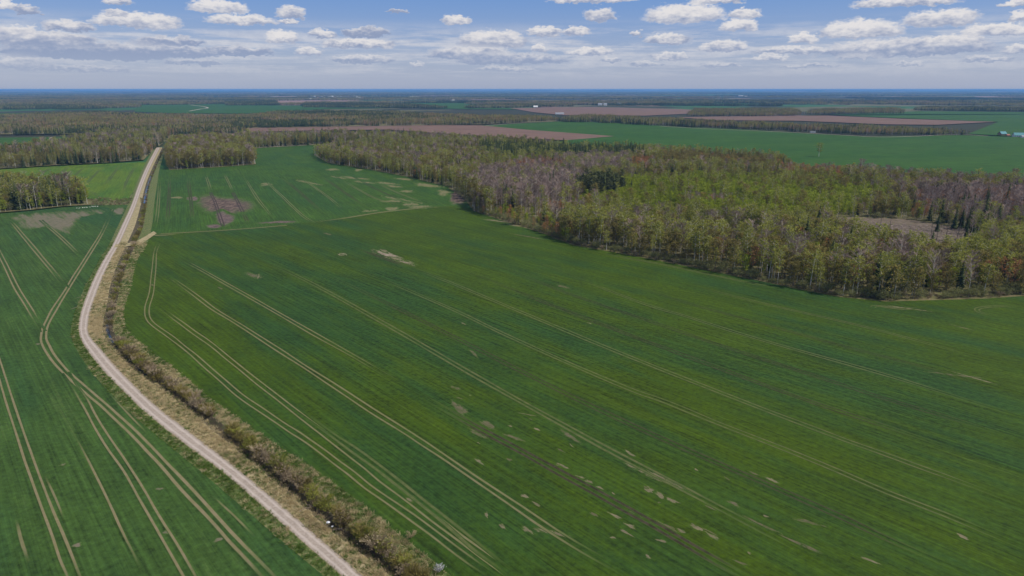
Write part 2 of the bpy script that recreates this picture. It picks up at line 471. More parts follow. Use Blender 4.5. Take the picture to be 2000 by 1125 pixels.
def road_mat():
    m, t = new_mat('gravel_road')
    a = t.n('ShaderNodeAttribute', attribute_name='m').outputs['Fac']     # 0..1 across the road
    pos = t.n('ShaderNodeNewGeometry').outputs['Position']
    n = t.noise(pos, 0.22, 5.0, 0.65)
    n2 = t.noise(pos, 1.7, 4.0, 0.7)
    wob = t.m('ADD', a, t.m('MULTIPLY', t.m('SUBTRACT', n, 0.5), 0.22))
    off = t.m('ABSOLUTE', t.m('SUBTRACT', t.m('ABSOLUTE', t.m('SUBTRACT', wob, 0.5)), 0.23))   # 0 in the two wheel bands
    band = t.smooth(off, 0.13, 0.03)
    edge = t.smooth(t.m('ABSOLUTE', t.m('SUBTRACT', wob, 0.5)), 0.38, 0.52)
    col = t.mix(t.smooth(n2, 0.35, 0.68), (0.31, 0.25, 0.205), (0.41, 0.34, 0.285))
    col = t.mix(t.m('MULTIPLY', band, 0.75), col, (0.49, 0.415, 0.36))
    col = t.mix(t.m('MULTIPLY', edge, 0.85), col, (0.20, 0.165, 0.085))
    v = t.m('ADD', 0.75, t.m('MULTIPLY', n, 0.5))
    col = t.mix(1.0, col, t.n('ShaderNodeCombineColor', {0: v, 1: v, 2: v}).outputs[0], 'MULTIPLY')
    finish(t, col, 0.95, n2, 0.4, 0.1)
    return m


M['road'] = road_mat()


def land_mat():
    """open country to the horizon: strips of wood, crop, plough and meadow, parcel by parcel"""
    m, t = new_mat('open_country')
    pos = t.n('ShaderNodeNewGeometry').outputs['Position']
    w = t.v('ADD', pos, t.v('SCALE', t.n('ShaderNodeTexNoise', {'Vector': pos, 'Scale': 0.0006, 'Detail': 3.0}).outputs['Color']))
    w.node.inputs[1].links[0].from_node.inputs['Scale'].default_value = 900.0
    vor = t.n('ShaderNodeTexVoronoi', {'Vector': t.v('MULTIPLY', w, (0.0011, 0.0008, 0.0)), 'Scale': 1.0, 'Randomness': 0.9}, voronoi_dimensions='2D')
    r = t.n('ShaderNodeSeparateColor', {0: vor.outputs['Color']}).outputs
    fo = t.noise(w, 0.00035, 6.0, 0.62)
    fields = t.mix(t.m('GREATER_THAN', r[0], 0.55), (0.04, 0.11, 0.03), (0.12, 0.115, 0.05))
    fields = t.mix(t.m('GREATER_THAN', r[1], 0.68), fields, (0.27, 0.165, 0.13))
    wood = t.mix(t.noise(pos, 0.004, 4.0), (0.026, 0.032, 0.016), (0.055, 0.052, 0.026))
    col = t.mix(t.smooth(fo, 0.49, 0.52), fields, wood)
    n = t.noise(pos, 0.02, 4.0)
    v = t.m('ADD', 0.7, t.m('MULTIPLY', n, 0.6))
    col = t.mix(1.0, col, t.n('ShaderNodeCombineColor', {0: v, 1: v, 2: v}).outputs[0], 'MULTIPLY')
    finish(t, col, 0.95)
    return m


M['land'] = land_mat()

# ================================================================ ground and fields
LIM = 60000.0
g = mesh_obj('ground', [(-LIM, -3000, -1.7), (LIM, -3000, -1.7), (LIM, LIM, -1.7), (-LIM, LIM, -1.7)], [(0, 1, 2, 3)], M['land'])
tag(g, 'open patchwork countryside reaching to the horizon', 'ground', kind='structure')

ZS = [0.0]


def sheet(name, px, mat, label, cat, world_pts=None, z=None):
    """a flat parcel of land, outline given on the survey grid"""
    pts = list(world_pts) if world_pts is not None else gpts(px)
    if z is None:
        ZS[0] += 0.025
        z = ZS[0]
    o = mesh_obj(name, [(x, y, z) for x, y in pts], [tuple(range(len(pts)))], mat)
    if o.data.polygons[0].normal.z < 0:
        o.data.flip_normals()
    return tag(o, label, cat, kind='structure')


# road corridor: for each survey row the x of eight lines, left field edge to right field edge
ROWS = [
    (288, 300, 302, 305, 313, 317, 320, 322, 326), (325, 281, 283, 286, 294.5, 299, 303, 306, 313), (360, 266, 268, 271, 280, 285, 289, 293, 307),
    (400, 250, 252.5, 256.5, 266.5, 275, 281, 286, 301), (440, 231, 234, 238, 250, 264, 273, 280, 297), (480, 212, 215, 219, 232, 246, 256, 264, 286),
    (500, 199, 202, 206.5, 221.5, 236, 246, 255, 272), (530, 182, 186, 190, 206.5, 224, 234, 243, 262), (560, 166, 170, 176, 194, 215, 226, 236, 256), (600, 150, 155, 161, 180, 208, 216, 226, 243),
    (630, 141, 146, 154, 173, 201, 210, 221, 242), (655, 139, 146, 155, 175, 203, 213, 226, 258), (680, 148, 156, 167, 196, 221, 233, 248, 290), (720, 174, 184, 197, 231, 258, 272, 290, 341),
    (760, 208, 219, 236, 270, 313, 329, 346, 390), (800, 247, 259, 277, 314, 366, 383, 400, 441), (860, 318, 331, 350, 392, 438, 456, 474, 527), (920, 391, 405, 431, 469, 512, 531, 550, 619),
    (980, 461, 476, 501, 541, 580, 602, 622, 702), (1040, 531, 547, 569, 611, 650, 673, 695, 776), (1100, 602, 617, 637, 681, 730, 754, 778, 852), (1125, 632, 647, 666, 709, 762, 786, 811, 882), (1250, 780, 796, 812, 862, 920, 946, 972, 1050), (1700, 1292, 1316, 1340, 1415, 1500, 1540, 1580, 1700),
]
LZ = [0.03, -0.35, 0.16, 0.16, 0.12, -1.05, 0.05, 0.03]
LINES = [catmull([G(r[k + 1], r[0]) for r in ROWS], 10) for k in range(8)]
NL = len(LINES[0])
ROWY = np.interp(np.arange(NL) / 10.0, range(len(ROWS)), [r[0] for r in ROWS])


def loft(name, k0, k1, mat, label, cat, sub=6, rough=0.0, raise_=0.0, rows=(0, NL), flat=None):
    a, b = LINES[k0], LINES[k1]
    vs, fs = [], []
    for i in range(rows[0], rows[1]):
        for j in range(sub + 1):
            u = j / sub
            p = a[i] * (1 - u) + b[i] * u
            zz = (LZ[k0] * (1 - u) + LZ[k1] * u if flat is None else flat) + raise_
            edge = 4 * u * (1 - u)
            vs.append((p[0] + rough * rng.normal() * edge, p[1] + rough * rng.normal() * edge, zz + rough * edge * abs(rng.normal()) * 0.8))
    n = sub + 1
    for i in range(rows[1] - rows[0] - 1):
        for j in range(sub):
            q = i * n + j
            fs.append((q, q + n, q + n + 1, q + 1))
    o = mesh_obj(name, vs, fs, mat, smooth=True, attr=[j / sub for _ in range(rows[0], rows[1]) for j in range(sub + 1)])
    if o.data.polygons[0].normal.z < 0:
        o.data.flip_normals()
    return tag(o, label, cat, kind='structure')


loft('road_verge', 0, 2, M['verge_green'], 'narrow green grass verge with a drain on the left of the gravel road', 'verge', 4, 0.08)
loft('gravel_road', 2, 3, M['road'], 'pale gravel road bending between the fields', 'road', 4, 0.0)
loft('road_verge', 3, 4, M['verge_dry'], 'wide straw coloured verge between gravel road and ditch', 'verge', 6, 0.10)
loft('ditch_bank', 4, 5, M['bank'], 'dark bank of the ditch on the road side', 'ditch bank', 3, 0.08)
loft('ditch_bank', 5, 6, M['bank'], 'dark bank of the ditch on the field side', 'ditch bank', 3, 0.08)
loft('field_margin', 6, 7, M['verge_green'], 'rough grass margin between ditch and the large green field', 'field margin', 6, 0.10)
# open water shows at the bend and in two far reaches
wl = LINES[5]
for (y0, y1, hw, lab) in ((618, 668, 0.8, 'dark water in the ditch at the road bend'), (340, 398, 1.3, 'blue strip of ditch water beside the far road'), (700, 735, 0.6, 'small dark pool in the ditch below the bend')):
    ids = [i for i in range(NL) if y0 <= ROWY[i] <= y1]
    vs, fs = [], []
    for i in ids:
        d = (LINES[6][i] - LINES[4][i]); d = d / np.linalg.norm(d)
        for s_ in (-1, 1):
            p = wl[i] + d * s_ * hw
            vs.append((p[0], p[1], -0.62))
    for i in range(len(ids) - 1):
        fs.append((2 * i, 2 * i + 1, 2 * i + 3, 2 * i + 2))
    w_ = mesh_obj('ditch_water', vs, fs, M['water'])
    if w_.data.polygons[0].normal.z < 0:
        w_.data.flip_normals()
    tag(w_, lab, 'water', kind='structure')


def line_part(k, y0, y1):
    return [tuple(LINES[k][i]) for i in range(NL) if y0 <= ROWY[i] <= y1]


TRACK = [(286, 459), (330, 456), (450, 449), (560, 440), (660, 428), (750, 414), (830, 406), (900, 402)]
WOOD_EDGE = [(612, 302), (640, 318), (720, 331), (800, 346), (870, 364), (905, 385), (925, 412), (1000, 437), (1060, 456), (1120, 479), (1200, 493), (1280, 508),
             (1380, 528), (1480, 548), (1560, 565), (1640, 580), (1730, 589), (1800, 587), (1930, 583), (2060, 574), (2400, 556)]
WE = gpts(WOOD_EDGE)
f1 = sheet('crop_field', None, M['crop1'], 'large dark green crop field with wheel tracks filling the foreground', 'field',
           world_pts=line_part(7, 459, 1701) + [(150.0, -200.0), (900.0, -200.0), (900.0, 330.0)] + WE[:5:-1] + gpts(TRACK[:0:-1]), z=0.03)
f2 = sheet('crop_field', None, M['crop2'], 'green crop field with a bare brown patch beyond the field track', 'field',
           world_pts=(gpts(TRACK) + WE[6::-1] + gpts([(650, 291), (730, 279), (640, 281), (560, 285), (484, 289), (494, 302), (500, 322), (400, 328)]) + line_part(7, 328, 459)), z=0.03)
f3 = sheet('crop_field', None, M['crop3'], 'bluish green crop field left of the gravel road with curved wheel tracks', 'field',
           world_pts=line_part(0, 400, 1701) + [(60.0, -200.0), (-600.0, -200.0), (-700.0, 300.0)] + gpts([(-900, 440), (-400, 424), (0, 417), (60, 412), (120, 405), (180, 401)]), z=0.03)
f4 = sheet('crop_field', None, M['crop4'], 'bright yellow green crop field at the upper left beside the road', 'field',
           world_pts=line_part(0, 314, 394) + gpts([(200, 394), (178, 389), (130, 376), (60, 374), (0, 374), (-400, 380), (-600, 352), (-300, 340), (0, 331), (100, 325), (200, 320)]), z=0.03)
sheet('headland', [(175, 388), (262, 391), (252, 402), (178, 403)], M['meadow'], 'strip of rough grass and low scrub between the two left fields', 'field margin')

# --- wheel tracks
TZ = [0.075]
PZ = [0.034]


def track(field, px, mat, gauge=1.9, width=0.42, name='wheel_track', sub=6, single=False, taper=True):
    c = catmull(gpts(px), sub)
    d = np.gradient(c, axis=0)
    d /= np.linalg.norm(d, axis=1)[:, None] + 1e-9
    nrm = np.stack([-d[:, 1], d[:, 0]], 1)
    n = len(c)
    for off in ((0,) if single else (-gauge / 2, gauge / 2)):
        TZ[0] += 0.0002
        vs, at, fs = [], [], []
        cross = (-1.0, -0.5, 0.0, 0.5, 1.0)
        wob = catmull(rng.normal(0, 0.10, (n // 3 + 3, 1)), 3)[:n, 0]
        for i in range(n):
            e = min(1.0, (min(i, n - 1 - i) + 0.3) / min(9.0, n / 3)) if taper else 1.0
            for k in cross:
                p = c[i] + nrm[i] * (off + wob[i] + k * width)
                vs.append((p[0], p[1], TZ[0]))
                at.append(min(1.0, (1.0 - abs(k)) * 1.7) * e)
        for i in range(n - 1):
            for k in range(4):
                q = i * 5 + k
                fs.append((q, q + 5, q + 6, q + 1))
        o = mesh_obj(name, vs, fs, mat, parent=field, attr=at)
        if o.data.polygons[0].normal.z < 0:
            o.data.flip_normals()


T1 = [(318, 463), (304, 490), (300, 530), (296, 570), (287, 603), (294, 628), (337, 661), (377, 693), (417, 728), (470, 773), (547, 826), (602, 862), (660, 905), (718, 950), (800, 1008), (900, 1082), (1010, 1160)]
T2 = [(302, 592), (337, 619), (377, 648), (417, 677), (470, 720), (547, 780), (631, 846), (689, 890), (747, 936), (804, 980), (900, 1052), (1000, 1125), (1060, 1170)]
track(f1, T1, M['tr1']); track(f1, T2, M['tr1'])
track(f1, [(560, 785), (650, 850), (740, 915), (830, 985), (930, 1068), (1010, 1130)], M['tr1f'], 1.9, 0.6)
track(f1, [(309, 525), (360, 561), (417, 603), (470, 636), (550, 687), (640, 745), (723, 800), (800, 848), (867, 893), (1000, 983), (1100, 1050), (1240, 1130)], M['tr1'], 1.9, 0.5)
track(f1, [(333, 495), (387, 524), (448, 558), (550, 616), (680, 690), (800, 760)], M['tr1'], 1.9, 0.5)
track(f1, [(780, 748), (917, 827), (1033, 890), (1167, 963), (1267, 1020), (1400, 1097), (1480, 1140)], M['trd1'], 1.9, 0.75)
track(f1, [(481, 495), (600, 549), (760, 637), (933, 737), (1100, 830), (1233, 902), (1400, 990), (1660, 1125)], M['tr1f'], 1.9, 0.6)
track(f1, [(560, 500), (720, 575), (870, 650), (1067, 750), (1233, 830), (1400, 904), (1587, 985), (1727, 1050), (1913, 1130)], M['trd1'], 1.9, 0.4)
track(f1, [(640, 500), (800, 568), (900, 612), (1000, 660), (1200, 748), (1300, 785), (1400, 826), (1587, 899), (1727, 959), (1867, 1014), (2010, 1075)], M['tr1f'], 1.9, 0.5)
track(f1, [(720, 490), (850, 540), (930, 573), (1050, 623), (1200, 685), (1400, 764), (1587, 836), (1727, 887), (1867, 938), (2020, 996)], M['tr1f'], 1.9, 0.5)
track(f1, [(800, 480), (1000, 565), (1100, 605), (1250, 662), (1400, 718), (1587, 786), (1727, 832), (2020, 930)], M['trd1'], 1.9, 0.45)
track(f1, [(880, 475), (1050, 550), (1150, 587), (1280, 631), (1423, 680), (1587, 733), (1727, 778), (1867, 820), (2020, 868)], M['trd1'], 1.9, 0.4)
track(f1, [(940, 465), (1200, 572), (1350, 621), (1493, 666), (1680, 718), (1820, 760), (2020, 822)], M['tr1f'], 1.9, 0.5)
track(f1, [(1150, 520), (1300, 578), (1450, 622), (1633, 672), (1820, 722), (2020, 776)], M['trd1'], 1.9, 0.35)
track(f1, [(1300, 545), (1500, 595), (1727, 648), (2020, 730)], M['tr1f'], 1.9, 0.45)
track(f1, [(1100, 478), (1200, 500), (1280, 514), (1380, 535), (1480, 556), (1560, 574)], M['tr1f'], 1.9, 0.6)
track(f1, [(1700, 602), (1715, 598), (1760, 603), (1820, 601)], M['tr1'], 1.9, 0.5)
track(f1, [(1995, 622), (1920, 612), (1912, 602), (1960, 598), (2030, 601)], M['tr1f'], 1.9, 0.6)
track(f1, [(690, 484), (730, 497), (770, 512), (810, 524)], M['trd1'], 1.9, 0.8)
track(f1, TRACK, M['tr1'], 1.8, 0.9, sub=8)
track(f1, [(560, 440), (660, 428), (750, 414), (830, 406), (908, 402)], M['tr1'], 0, 2.6, single=True, name='field_track')
track(f1, [(296, 458), (312, 460), (360, 456)], M['tr1'], 0, 2.2, single=True, name='field_track')
for pts, mt in (([(331, 340), (330, 389), (325, 452)], 'trd2'), ([(366, 339), (372, 386), (378, 446)], 'trd2'), ([(401, 339), (413, 376)], 'tr2'), ([(411, 376), (420, 395), (436, 442)], 'rut'),
                ([(437, 337), (457, 378)], 'tr2'), ([(455, 376), (466, 398), (476, 418)], 'rut'), ([(474, 414), (485, 437)], 'trd2'), ([(473, 339), (502, 386), (538, 431)], 'tr2'), ([(511, 345), (544, 377), (590, 420), (622, 440)], 'tr2'),
                ([(548, 345), (585, 375), (640, 425)], 'trd2'), ([(584, 346), (612, 364), (645, 388), (678, 416)], 'tr2'), ([(622, 340), (665, 370), (725, 412)], 'trd2'), ([(655, 344), (700, 370), (740, 390), (800, 405)], 'tr2'),
                ([(690, 345), (740, 372), (800, 398)], 'trd2'), ([(720, 350), (780, 378), (840, 400)], 'tr2'), ([(312, 345), (309, 400), (303, 450)], 'tr2')):
    track(f2, pts, M[mt], 1.9, 0.75 if mt == 'trd2' else 0.5, sub=10)
track(f3, [(-60, 560), (-20, 660), (0, 725), (38, 843), (75, 950), (113, 1047), (142, 1125), (175, 1210)], M['tr3'])
B = [(220, 408), (199, 455), (164, 512), (131, 565), (105, 607), (88, 640), (86, 664), (97, 690), (128, 726), (175, 768), (227, 813), (275, 860), (321, 908), (415, 1010), (500, 1100), (590, 1200)]
track(f3, B, M['tr3'], 1.9, 0.6)
track(f3, [(128, 728), (162, 779), (196, 840), (249, 919), (302, 1010), (370, 1125), (420, 1215)], M['tr3'])
track(f3, [(-30, 440), (0, 497), (32, 561), (60, 607), (84, 648)], M['tr3'], 1.9, 0.5)
track(f3, [(20, 432), (28, 440), (64, 483), (100, 526), (130, 563)], M['tr3f'], 1.9, 0.6)
track(f3, [(80, 430), (117, 462), (160, 504)], M['tr3f'], 1.9, 0.6)
track(f3, [(132, 825), (170, 896), (215, 987), (249, 1059), (283, 1130)], M['tr3'], 0, 0.4, single=True)
track(f3, [(215, 770), (290, 850)], M['tr3f'], 0, 0.4, single=True)
track(f3, [(415, 968), (500, 1050)], M['tr3f'], 0, 0.4, single=True)
track(f3, [(30, 1010), (55, 1100)], M['tr3f'], 0, 0.5, single=True)
track(f3, [(90, 930), (128, 1020)], M['tr3f'], 0, 0.35, single=True)
for a, b, c in (((271, 317), (252, 345), (235, 390)), ((236, 319), (220, 342), (201, 367)), ((205, 320), (180, 347), (162, 365)), ((170, 322), (152, 338), (136, 352)), ((136, 324), (124, 334), (108, 346)), ((100, 327), (90, 333), (80, 342))):
    track(f4, [a, b, c], M['trd4'], 1.9, 0.9, sub=10)
track(f4, [(172, 370), (186, 379), (200, 390)], M['trd4'], 1.9, 0.5, sub=10)
track(f4, [(262, 376), (257, 386), (262, 398)], M['tr3'], 1.9, 0.6, sub=10)


# --- bare and thin patches in the crop
def patch(field, px, py, rx, ry, ang, mat, name='bare_patch'):
    PZ[0] += 0.0002
    cx, cy = G(px, py)
    nseg = 20
    ph = rng.uniform(0, 6.28, 4)
    vs, at, fs = [(cx, cy, PZ[0])], [1.0], []
    for ring, av in ((0.5, 0.75), (1.0, 0.0)):
        for k in range(nseg):
            a = 2 * math.pi * k / nseg
            r = ring * (1 + 0.22 * math.sin(2 * a + ph[0]) + 0.16 * math.sin(3 * a + ph[1]) + 0.1 * math.sin(5 * a + ph[2]))
            x, y = r * rx * math.cos(a), r * ry * math.sin(a)
            vs.append((cx + x * math.cos(ang) - y * math.sin(ang), cy + x * math.sin(ang) + y * math.cos(ang), PZ[0]))
            at.append(av)
    for k in range(nseg):
        k2 = (k + 1) % nseg
        fs.append((0, 1 + k, 1 + k2))
        fs.append((1 + k, 1 + nseg + k, 1 + nseg + k2, 1 + k2))
    mesh_obj(name, vs, fs, mat, parent=field, attr=at)


def poly_patch(field, px, mat, name='bare_patch'):
    """one irregular bare area with a soft rim, outline on the survey grid"""
    PZ[0] += 0.0002
    c = catmull(gpts(px + px[:1]), 5)[:-1]
    ce = c.mean(0)
    n = len(c)
    vs, at, fs = [(*ce, PZ[0])], [1.0], []
    for rr, av in ((.40, .95), (.68, .72), (.90, .36), (1.14, -.15)):
        for q in c:
            p = ce + (q - ce) * rr
            vs.append((p[0], p[1], PZ[0])); at.append(av)
    for k in range(n):
        k2 = (k + 1) % n
        fs.append((0, 1 + k, 1 + k2))
        for r_ in range(3):
            fs.append((1 + r_ * n + k, 1 + (r_ + 1) * n + k, 1 + (r_ + 1) * n + k2, 1 + r_ * n + k2))
    o = mesh_obj(name, vs, fs, mat, parent=field, attr=at)
    if o.data.polygons[0].normal.z < 0:
        o.data.flip_normals()


poly_patch(f2, [(376, 384), (398, 377), (428, 382), (456, 384), (484, 389), (507, 399), (502, 411), (482, 417), (462, 421), (440, 424), (416, 422), (390, 412), (378, 399)], M['bare2'])
poly_patch(f2, [(418, 416), (434, 410), (448, 416), (462, 422), (458, 434), (444, 443), (428, 444), (421, 432)], M['bare2d'])
poly_patch(f2, [(400, 440), (420, 437), (436, 440), (426, 446), (406, 446)], M['bare2d'])
poly_patch(f1, [(722, 485), (752, 489), (786, 503), (818, 517), (806, 521), (768, 510), (738, 497)], M['bare1s'])
poly_patch(f1, [(656, 495), (672, 494), (680, 498), (664, 500)], M['bare1s'])
poly_patch(f2, [(362, 385), (385, 383), (386, 393), (364, 391)], M['bare2d'])
poly_patch(f2, [(876, 369), (888, 367), (900, 377), (914, 390), (914, 400), (890, 402), (876, 396), (878, 382)], M['bare2'])
poly_patch(f3, [(6, 424), (60, 416), (150, 411), (196, 408), (205, 416), (176, 421), (152, 430), (140, 455), (108, 458), (92, 444), (58, 448), (28, 438)], M['bare3'])
poly_patch(f3, [(214, 410), (240, 404), (243, 415), (224, 421)], M['bare3'])
for (x, y, a, b, m_) in (
        (1290, 935, 9, 1.6, 'bare1'), (1240, 912, 4, .9, 'bare1'), (1268, 957, 2.2, .9, 'bare1'), (1290, 968, 2.4, .8, 'bare1'), (1312, 977, 1.8, .8, 'bare1'), (1078, 1040, 4.0, 1.0, 'bare1'), (935, 901, 1.5, .6, 'bare1'),
        (1098, 910, 1.4, .7, 'bare1'), (1135, 932, 1.2, .6, 'bare1'), (1150, 941, 1.3, .6, 'bare1'), (1171, 952, 1.2, .6, 'bare1'), (1024, 969, 1.1, .6, 'bare1'), (1048, 985, 1.8, .5, 'bare1'), (1030, 1035, 1.8, .6, 'bare1'),
        (1202, 1008, 1.8, .6, 'bare1'), (1232, 1028, 1.3, .6, 'bare1'), (1222, 1040, 2.0, .4, 'bare1'), (1293, 1057, 1.3, .6, 'bare1'), (1266, 1088, .7, .6, 'bare1'), (1360, 1030, 2.0, .7, 'bare1'), (1392, 1048, 2.4, .6, 'bare1'),
        (1230, 885, 2.4, .4, 'bare1'), (1047, 838, 1.6, .5, 'bare1'), (1032, 810, 2.6, .4, 'bare1'), (953, 830, 5.0, 1.2, 'bare1d'), (897, 798, 6.0, 1.8, 'bare1d'), (935, 848, 4.0, 1.2, 'bare1d'), (1113, 852, 4.5, 1.0, 'bare1d'),
        (890, 758, 3, 1, 'bare1d'), (1005, 855, 3.0, .8, 'bare1d'), (1433, 984, 2.0, .8, 'bare1d'), (1475, 1020, 3.5, .9, 'bare1d'), (1560, 1062, 5, 1, 'bare1d'), (1285, 1022, 6, 1.0, 'bare1d'), (1508, 938, 2.0, .9, 'bare1'),
        (1880, 1048, 1.6, .8, 'bare1'), (1868, 733, 9, 1.0, 'bare1d'), (1905, 739, 6, .8, 'bare1'), (1700, 1095, 1.5, .6, 'bare1'), (750, 490, 5, 1.6, 'bare1'), (770, 505, 8, 2.4, 'bare1'), (730, 493, 7, 1.2, 'bare1d'), (790, 514, 5, 1.0, 'bare1'),
        (668, 497, 2.5, 1.0, 'bare1'), (495, 538, 9, 3.5, 'bare1d'), (505, 540, 4, 1.0, 'bare1'), (430, 563, 2, .8, 'bare1d'), (298, 557, 1.6, 1.2, 'bare1'), (975, 432, 14, 3.0, 'bare1'), (1010, 441, 10, 2.5, 'bare1'), (1090, 467, 8, 1.2, 'bare1'),
        (1030, 462, 10, 1.5, 'bare1d'), (1770, 602, 8, .9, 'bare1'), (1880, 640, 5, .6, 'bare1'), (1100, 560, 6, 1.2, 'bare1d'), (925, 690, 3, .9, 'bare1d'), (905, 632, 2, .7, 'bare1'), (1150, 631, 2, .6, 'bare1'), (640, 457, 6, 2, 'bare1d'),
        (802, 975, 1.5, .8, 'bare1'), (870, 1022, 1.4, .6, 'bare1'), (950, 1006, 1.2, .5, 'bare1'), (982, 1028, 1.6, .6, 'bare1'), (1160, 1005, 1.5, .5, 'bare1d'), (1197, 1050, .8, .4, 'bare1'), (1580, 1020, 3, .8, 'bare1d')):
    patch(f1, x, y, a * rng.uniform(1.0, 1.7), b * rng.uniform(.9, 1.6), ANG1 + rng.normal(0, .22), M[m_])
for k in range(28):                         # many small gaps along the drill rows
    u = rng.uniform(0, 1); x0, y0 = 880 + 620 * u + rng.normal(0, 60), 770 + 300 * u + rng.normal(0, 55)
    patch(f1, x0, y0, rng.uniform(.5, 2.2), rng.uniform(.3, .7), ANG1 + rng.normal(0, .15), M['bare1' if rng.random() < .55 else 'bare1d'])
for (x, y, a, b, an, m_) in (
                             (345, 386, 9, 9, 0, 'bare2p'), (545, 434, 17, 9, .2, 'bare2d'), (520, 360, 7, 22, .5, 'bare2p'), (600, 356, 6, 34, .75, 'bare2p'), (664, 347, 6, 30, .7, 'bare2p'), (695, 348, 9, 34, .8, 'bare2p'), (712, 356, 8, 24, .8, 'bare2p'),
                             (755, 358, 8, 26, .8, 'bare2p'), (770, 364, 6, 22, .8, 'bare2p'), (790, 350, 10, 18, .6, 'bare2p'), (834, 362, 14, 28, .5, 'bare2p'), (785, 391, 8, 34, .8, 'bare2p'), (806, 400, 9, 24, .8, 'bare2p'), (765, 393, 10, 12, 1.2, 'bare2p'), (795, 374, 9, 14, 1.0, 'bare2p'),
                             (867, 376, 10, 26, .0, 'bare2p'), (722, 412, 8, 8, 0, 'bare2p'), (820, 404, 18, 9, .1, 'bare2p'), (765, 408, 8, 14, .5, 'bare2p'), (650, 331, 10, 22, .4, 'bare2p'), (700, 332, 8, 18, .3, 'bare2p')):
    patch(f2, x, y, a, b, an, M[m_])
for (x, y) in ((150, 1065), (312, 955), (325, 1040), (122, 908), (425, 1055), (75, 672)):
    patch(f3, x, y, 1.4, .9, 0.3, M['bare3'])
# side track over the culvert and pale field entrance
o_ = sheet('farm_track', [(226, 478), (240, 476), (262, 474), (284, 462), (300, 452), (306, 456), (292, 466), (272, 479), (245, 482), (223, 484)], M['verge_dry'], 'short stony track over the ditch into the green field', 'track', z=0.20)
for k, (x, y, a, b, an) in enumerate(((163, 580, 5, .7, 1.2), (156, 600, 5, .6, 1.25))):
    patch(f3, x - 6, y, a, b, an, M['bare3'], 'bare_patch')

# ================================================================ trees: prototype shapes
def tube(path, radii, sides=6):
    path = np.asarray(path, float)
    vs, fs = [], []
    n = len(path)
    for i in range(n):
        d = path[min(i + 1, n - 1)] - path[max(i - 1, 0)]
        d /= np.linalg.norm(d) + 1e-9
        u = np.cross(d, (0.31, 0.95, 0.05)); u /= np.linalg.norm(u) + 1e-9
        w = np.cross(d, u)
        for k in range(sides):
            a = 2 * math.pi * k / sides
            vs.append(path[i] + radii[i] * (math.cos(a) * u + math.sin(a) * w))
    for i in range(n - 1):
        for k in range(sides):
            a, b = i * sides + k, i * sides + (k + 1) % sides
            fs.append((a, b, b + sides, a + sides))
    fs.append(tuple(range((n - 1) * sides, n * sides)))
    return vs, fs


class Shape:
    def __init__(self):
        self.v, self.f = [], []

    def add(self, vs, fs):
        o = len(self.v)
        self.v.extend([tuple(map(float, q)) for q in vs])
        self.f.extend([tuple(o + i for i in f) for f in fs])

    def leaf(self, c, size, rs, flat=0.0, asp=1.0):
        """one leaf cluster: a small bent quad in a random attitude"""
        a = rs.normal(0, 1, 3); a[2] *= (1 - flat); a /= np.linalg.norm(a) + 1e-9
        b = np.cross(a, rs.normal(0, 1, 3)); b /= np.linalg.norm(b) + 1e-9
        s1, s2 = size * rs.uniform(.6, 1.2), size * asp * rs.uniform(.6, 1.2)
        self.add([c - a * s1 * .5, c + b * s2 * .5, c + a * s1 * .5, c - b * s2 * .5], [(0, 1, 2, 3)])

    def twig(self, a, b, w):
        d = b - a
        s = np.cross(d, (0.3, 0.7, 0.2)); s /= np.linalg.norm(s) + 1e-9
        self.add([a - s * w, a + s * w, b + s * w * .4, b - s * w * .4], [(0, 1, 2, 3)])


def limb_tree(seed, h, rad, c0, nlimb, leaves, lsize, trunk_r, droop=0.0, up=0.6, twigs=0, twig_w=0.05, bend=0.5, lowpoly=False, scatter=0.55, forks=1):
    """broadleaf tree of height h: trunk with limbs, and leaves or twigs spread along the limbs"""
    rs = np.random.default_rng(seed)
    tr, cr = Shape(), Shape()
    for fk in range(forks):
        off = rs.normal(0, 0.5 if forks > 1 else 0.0, 2)
        lean = rs.normal(0, bend, 2) + off * (2.0 if forks > 1 else 0)
        path = [np.array([off[0] * .5 + lean[0] * u * u, off[1] * .5 + lean[1] * u * u, h * 0.97 * u]) for u in (0, .25, .5, .75, 1.0)]
        tr.add(*tube(path, [trunk_r * (1 - .85 * u) for u in (0, .25, .5, .75, 1.0)], 4 if lowpoly else 6))
        for i in range(max(3, nlimb // forks)):
            u = c0 + (0.97 - c0) * (i + rs.uniform(0, .9)) / max(3, nlimb // forks)
            k = min(int(u * 4), 3)
            base = path[k] + (path[k + 1] - path[k]) * (u * 4 - k)
            prof = math.sin(math.pi * min(1.0, max(0.08, ((u - c0) / (1 - c0)) * 0.85 + 0.15))) ** 0.7
            ln = rad * prof * rs.uniform(.65, 1.2)
            az = i * 2.4 + rs.uniform(-.5, .5)
            dr = np.array([math.cos(az), math.sin(az), up * rs.uniform(.6, 1.4)])
            tip = base + dr * ln
            tip[2] = min(tip[2], h)
            if not lowpoly:
                tr.add(*tube([base, base + (tip - base) * .5 + np.array([0, 0, .1 * ln]), tip], [trunk_r * .32, trunk_r * .2, trunk_r * .07], 3))
            for _ in range(leaves // nlimb):
                q = rs.uniform(.15, 1.08)
                p = base + (tip - base) * q + rs.normal(0, scatter * (0.5 + 0.5 * q), 3) * np.array([1, 1, .9])
                p[2] -= droop * q * ln * rs.uniform(0, .5)
                cr.leaf(p, lsize, rs)
            for _ in range(twigs // nlimb):
                q = rs.uniform(.1, 1.0)
                a = base + (tip - base) * q
                d = dr * rs.uniform(.4, 1.0) + rs.normal(0, .45, 3) + np.array([0, 0, up * .5])
                b = a + d / np.linalg.norm(d) * rs.uniform(.7, 1.7) * (rad / 2.4)
                b[2] = min(b[2], h * 1.02)
                cr.twig(a, b, twig_w)
    return tr, cr


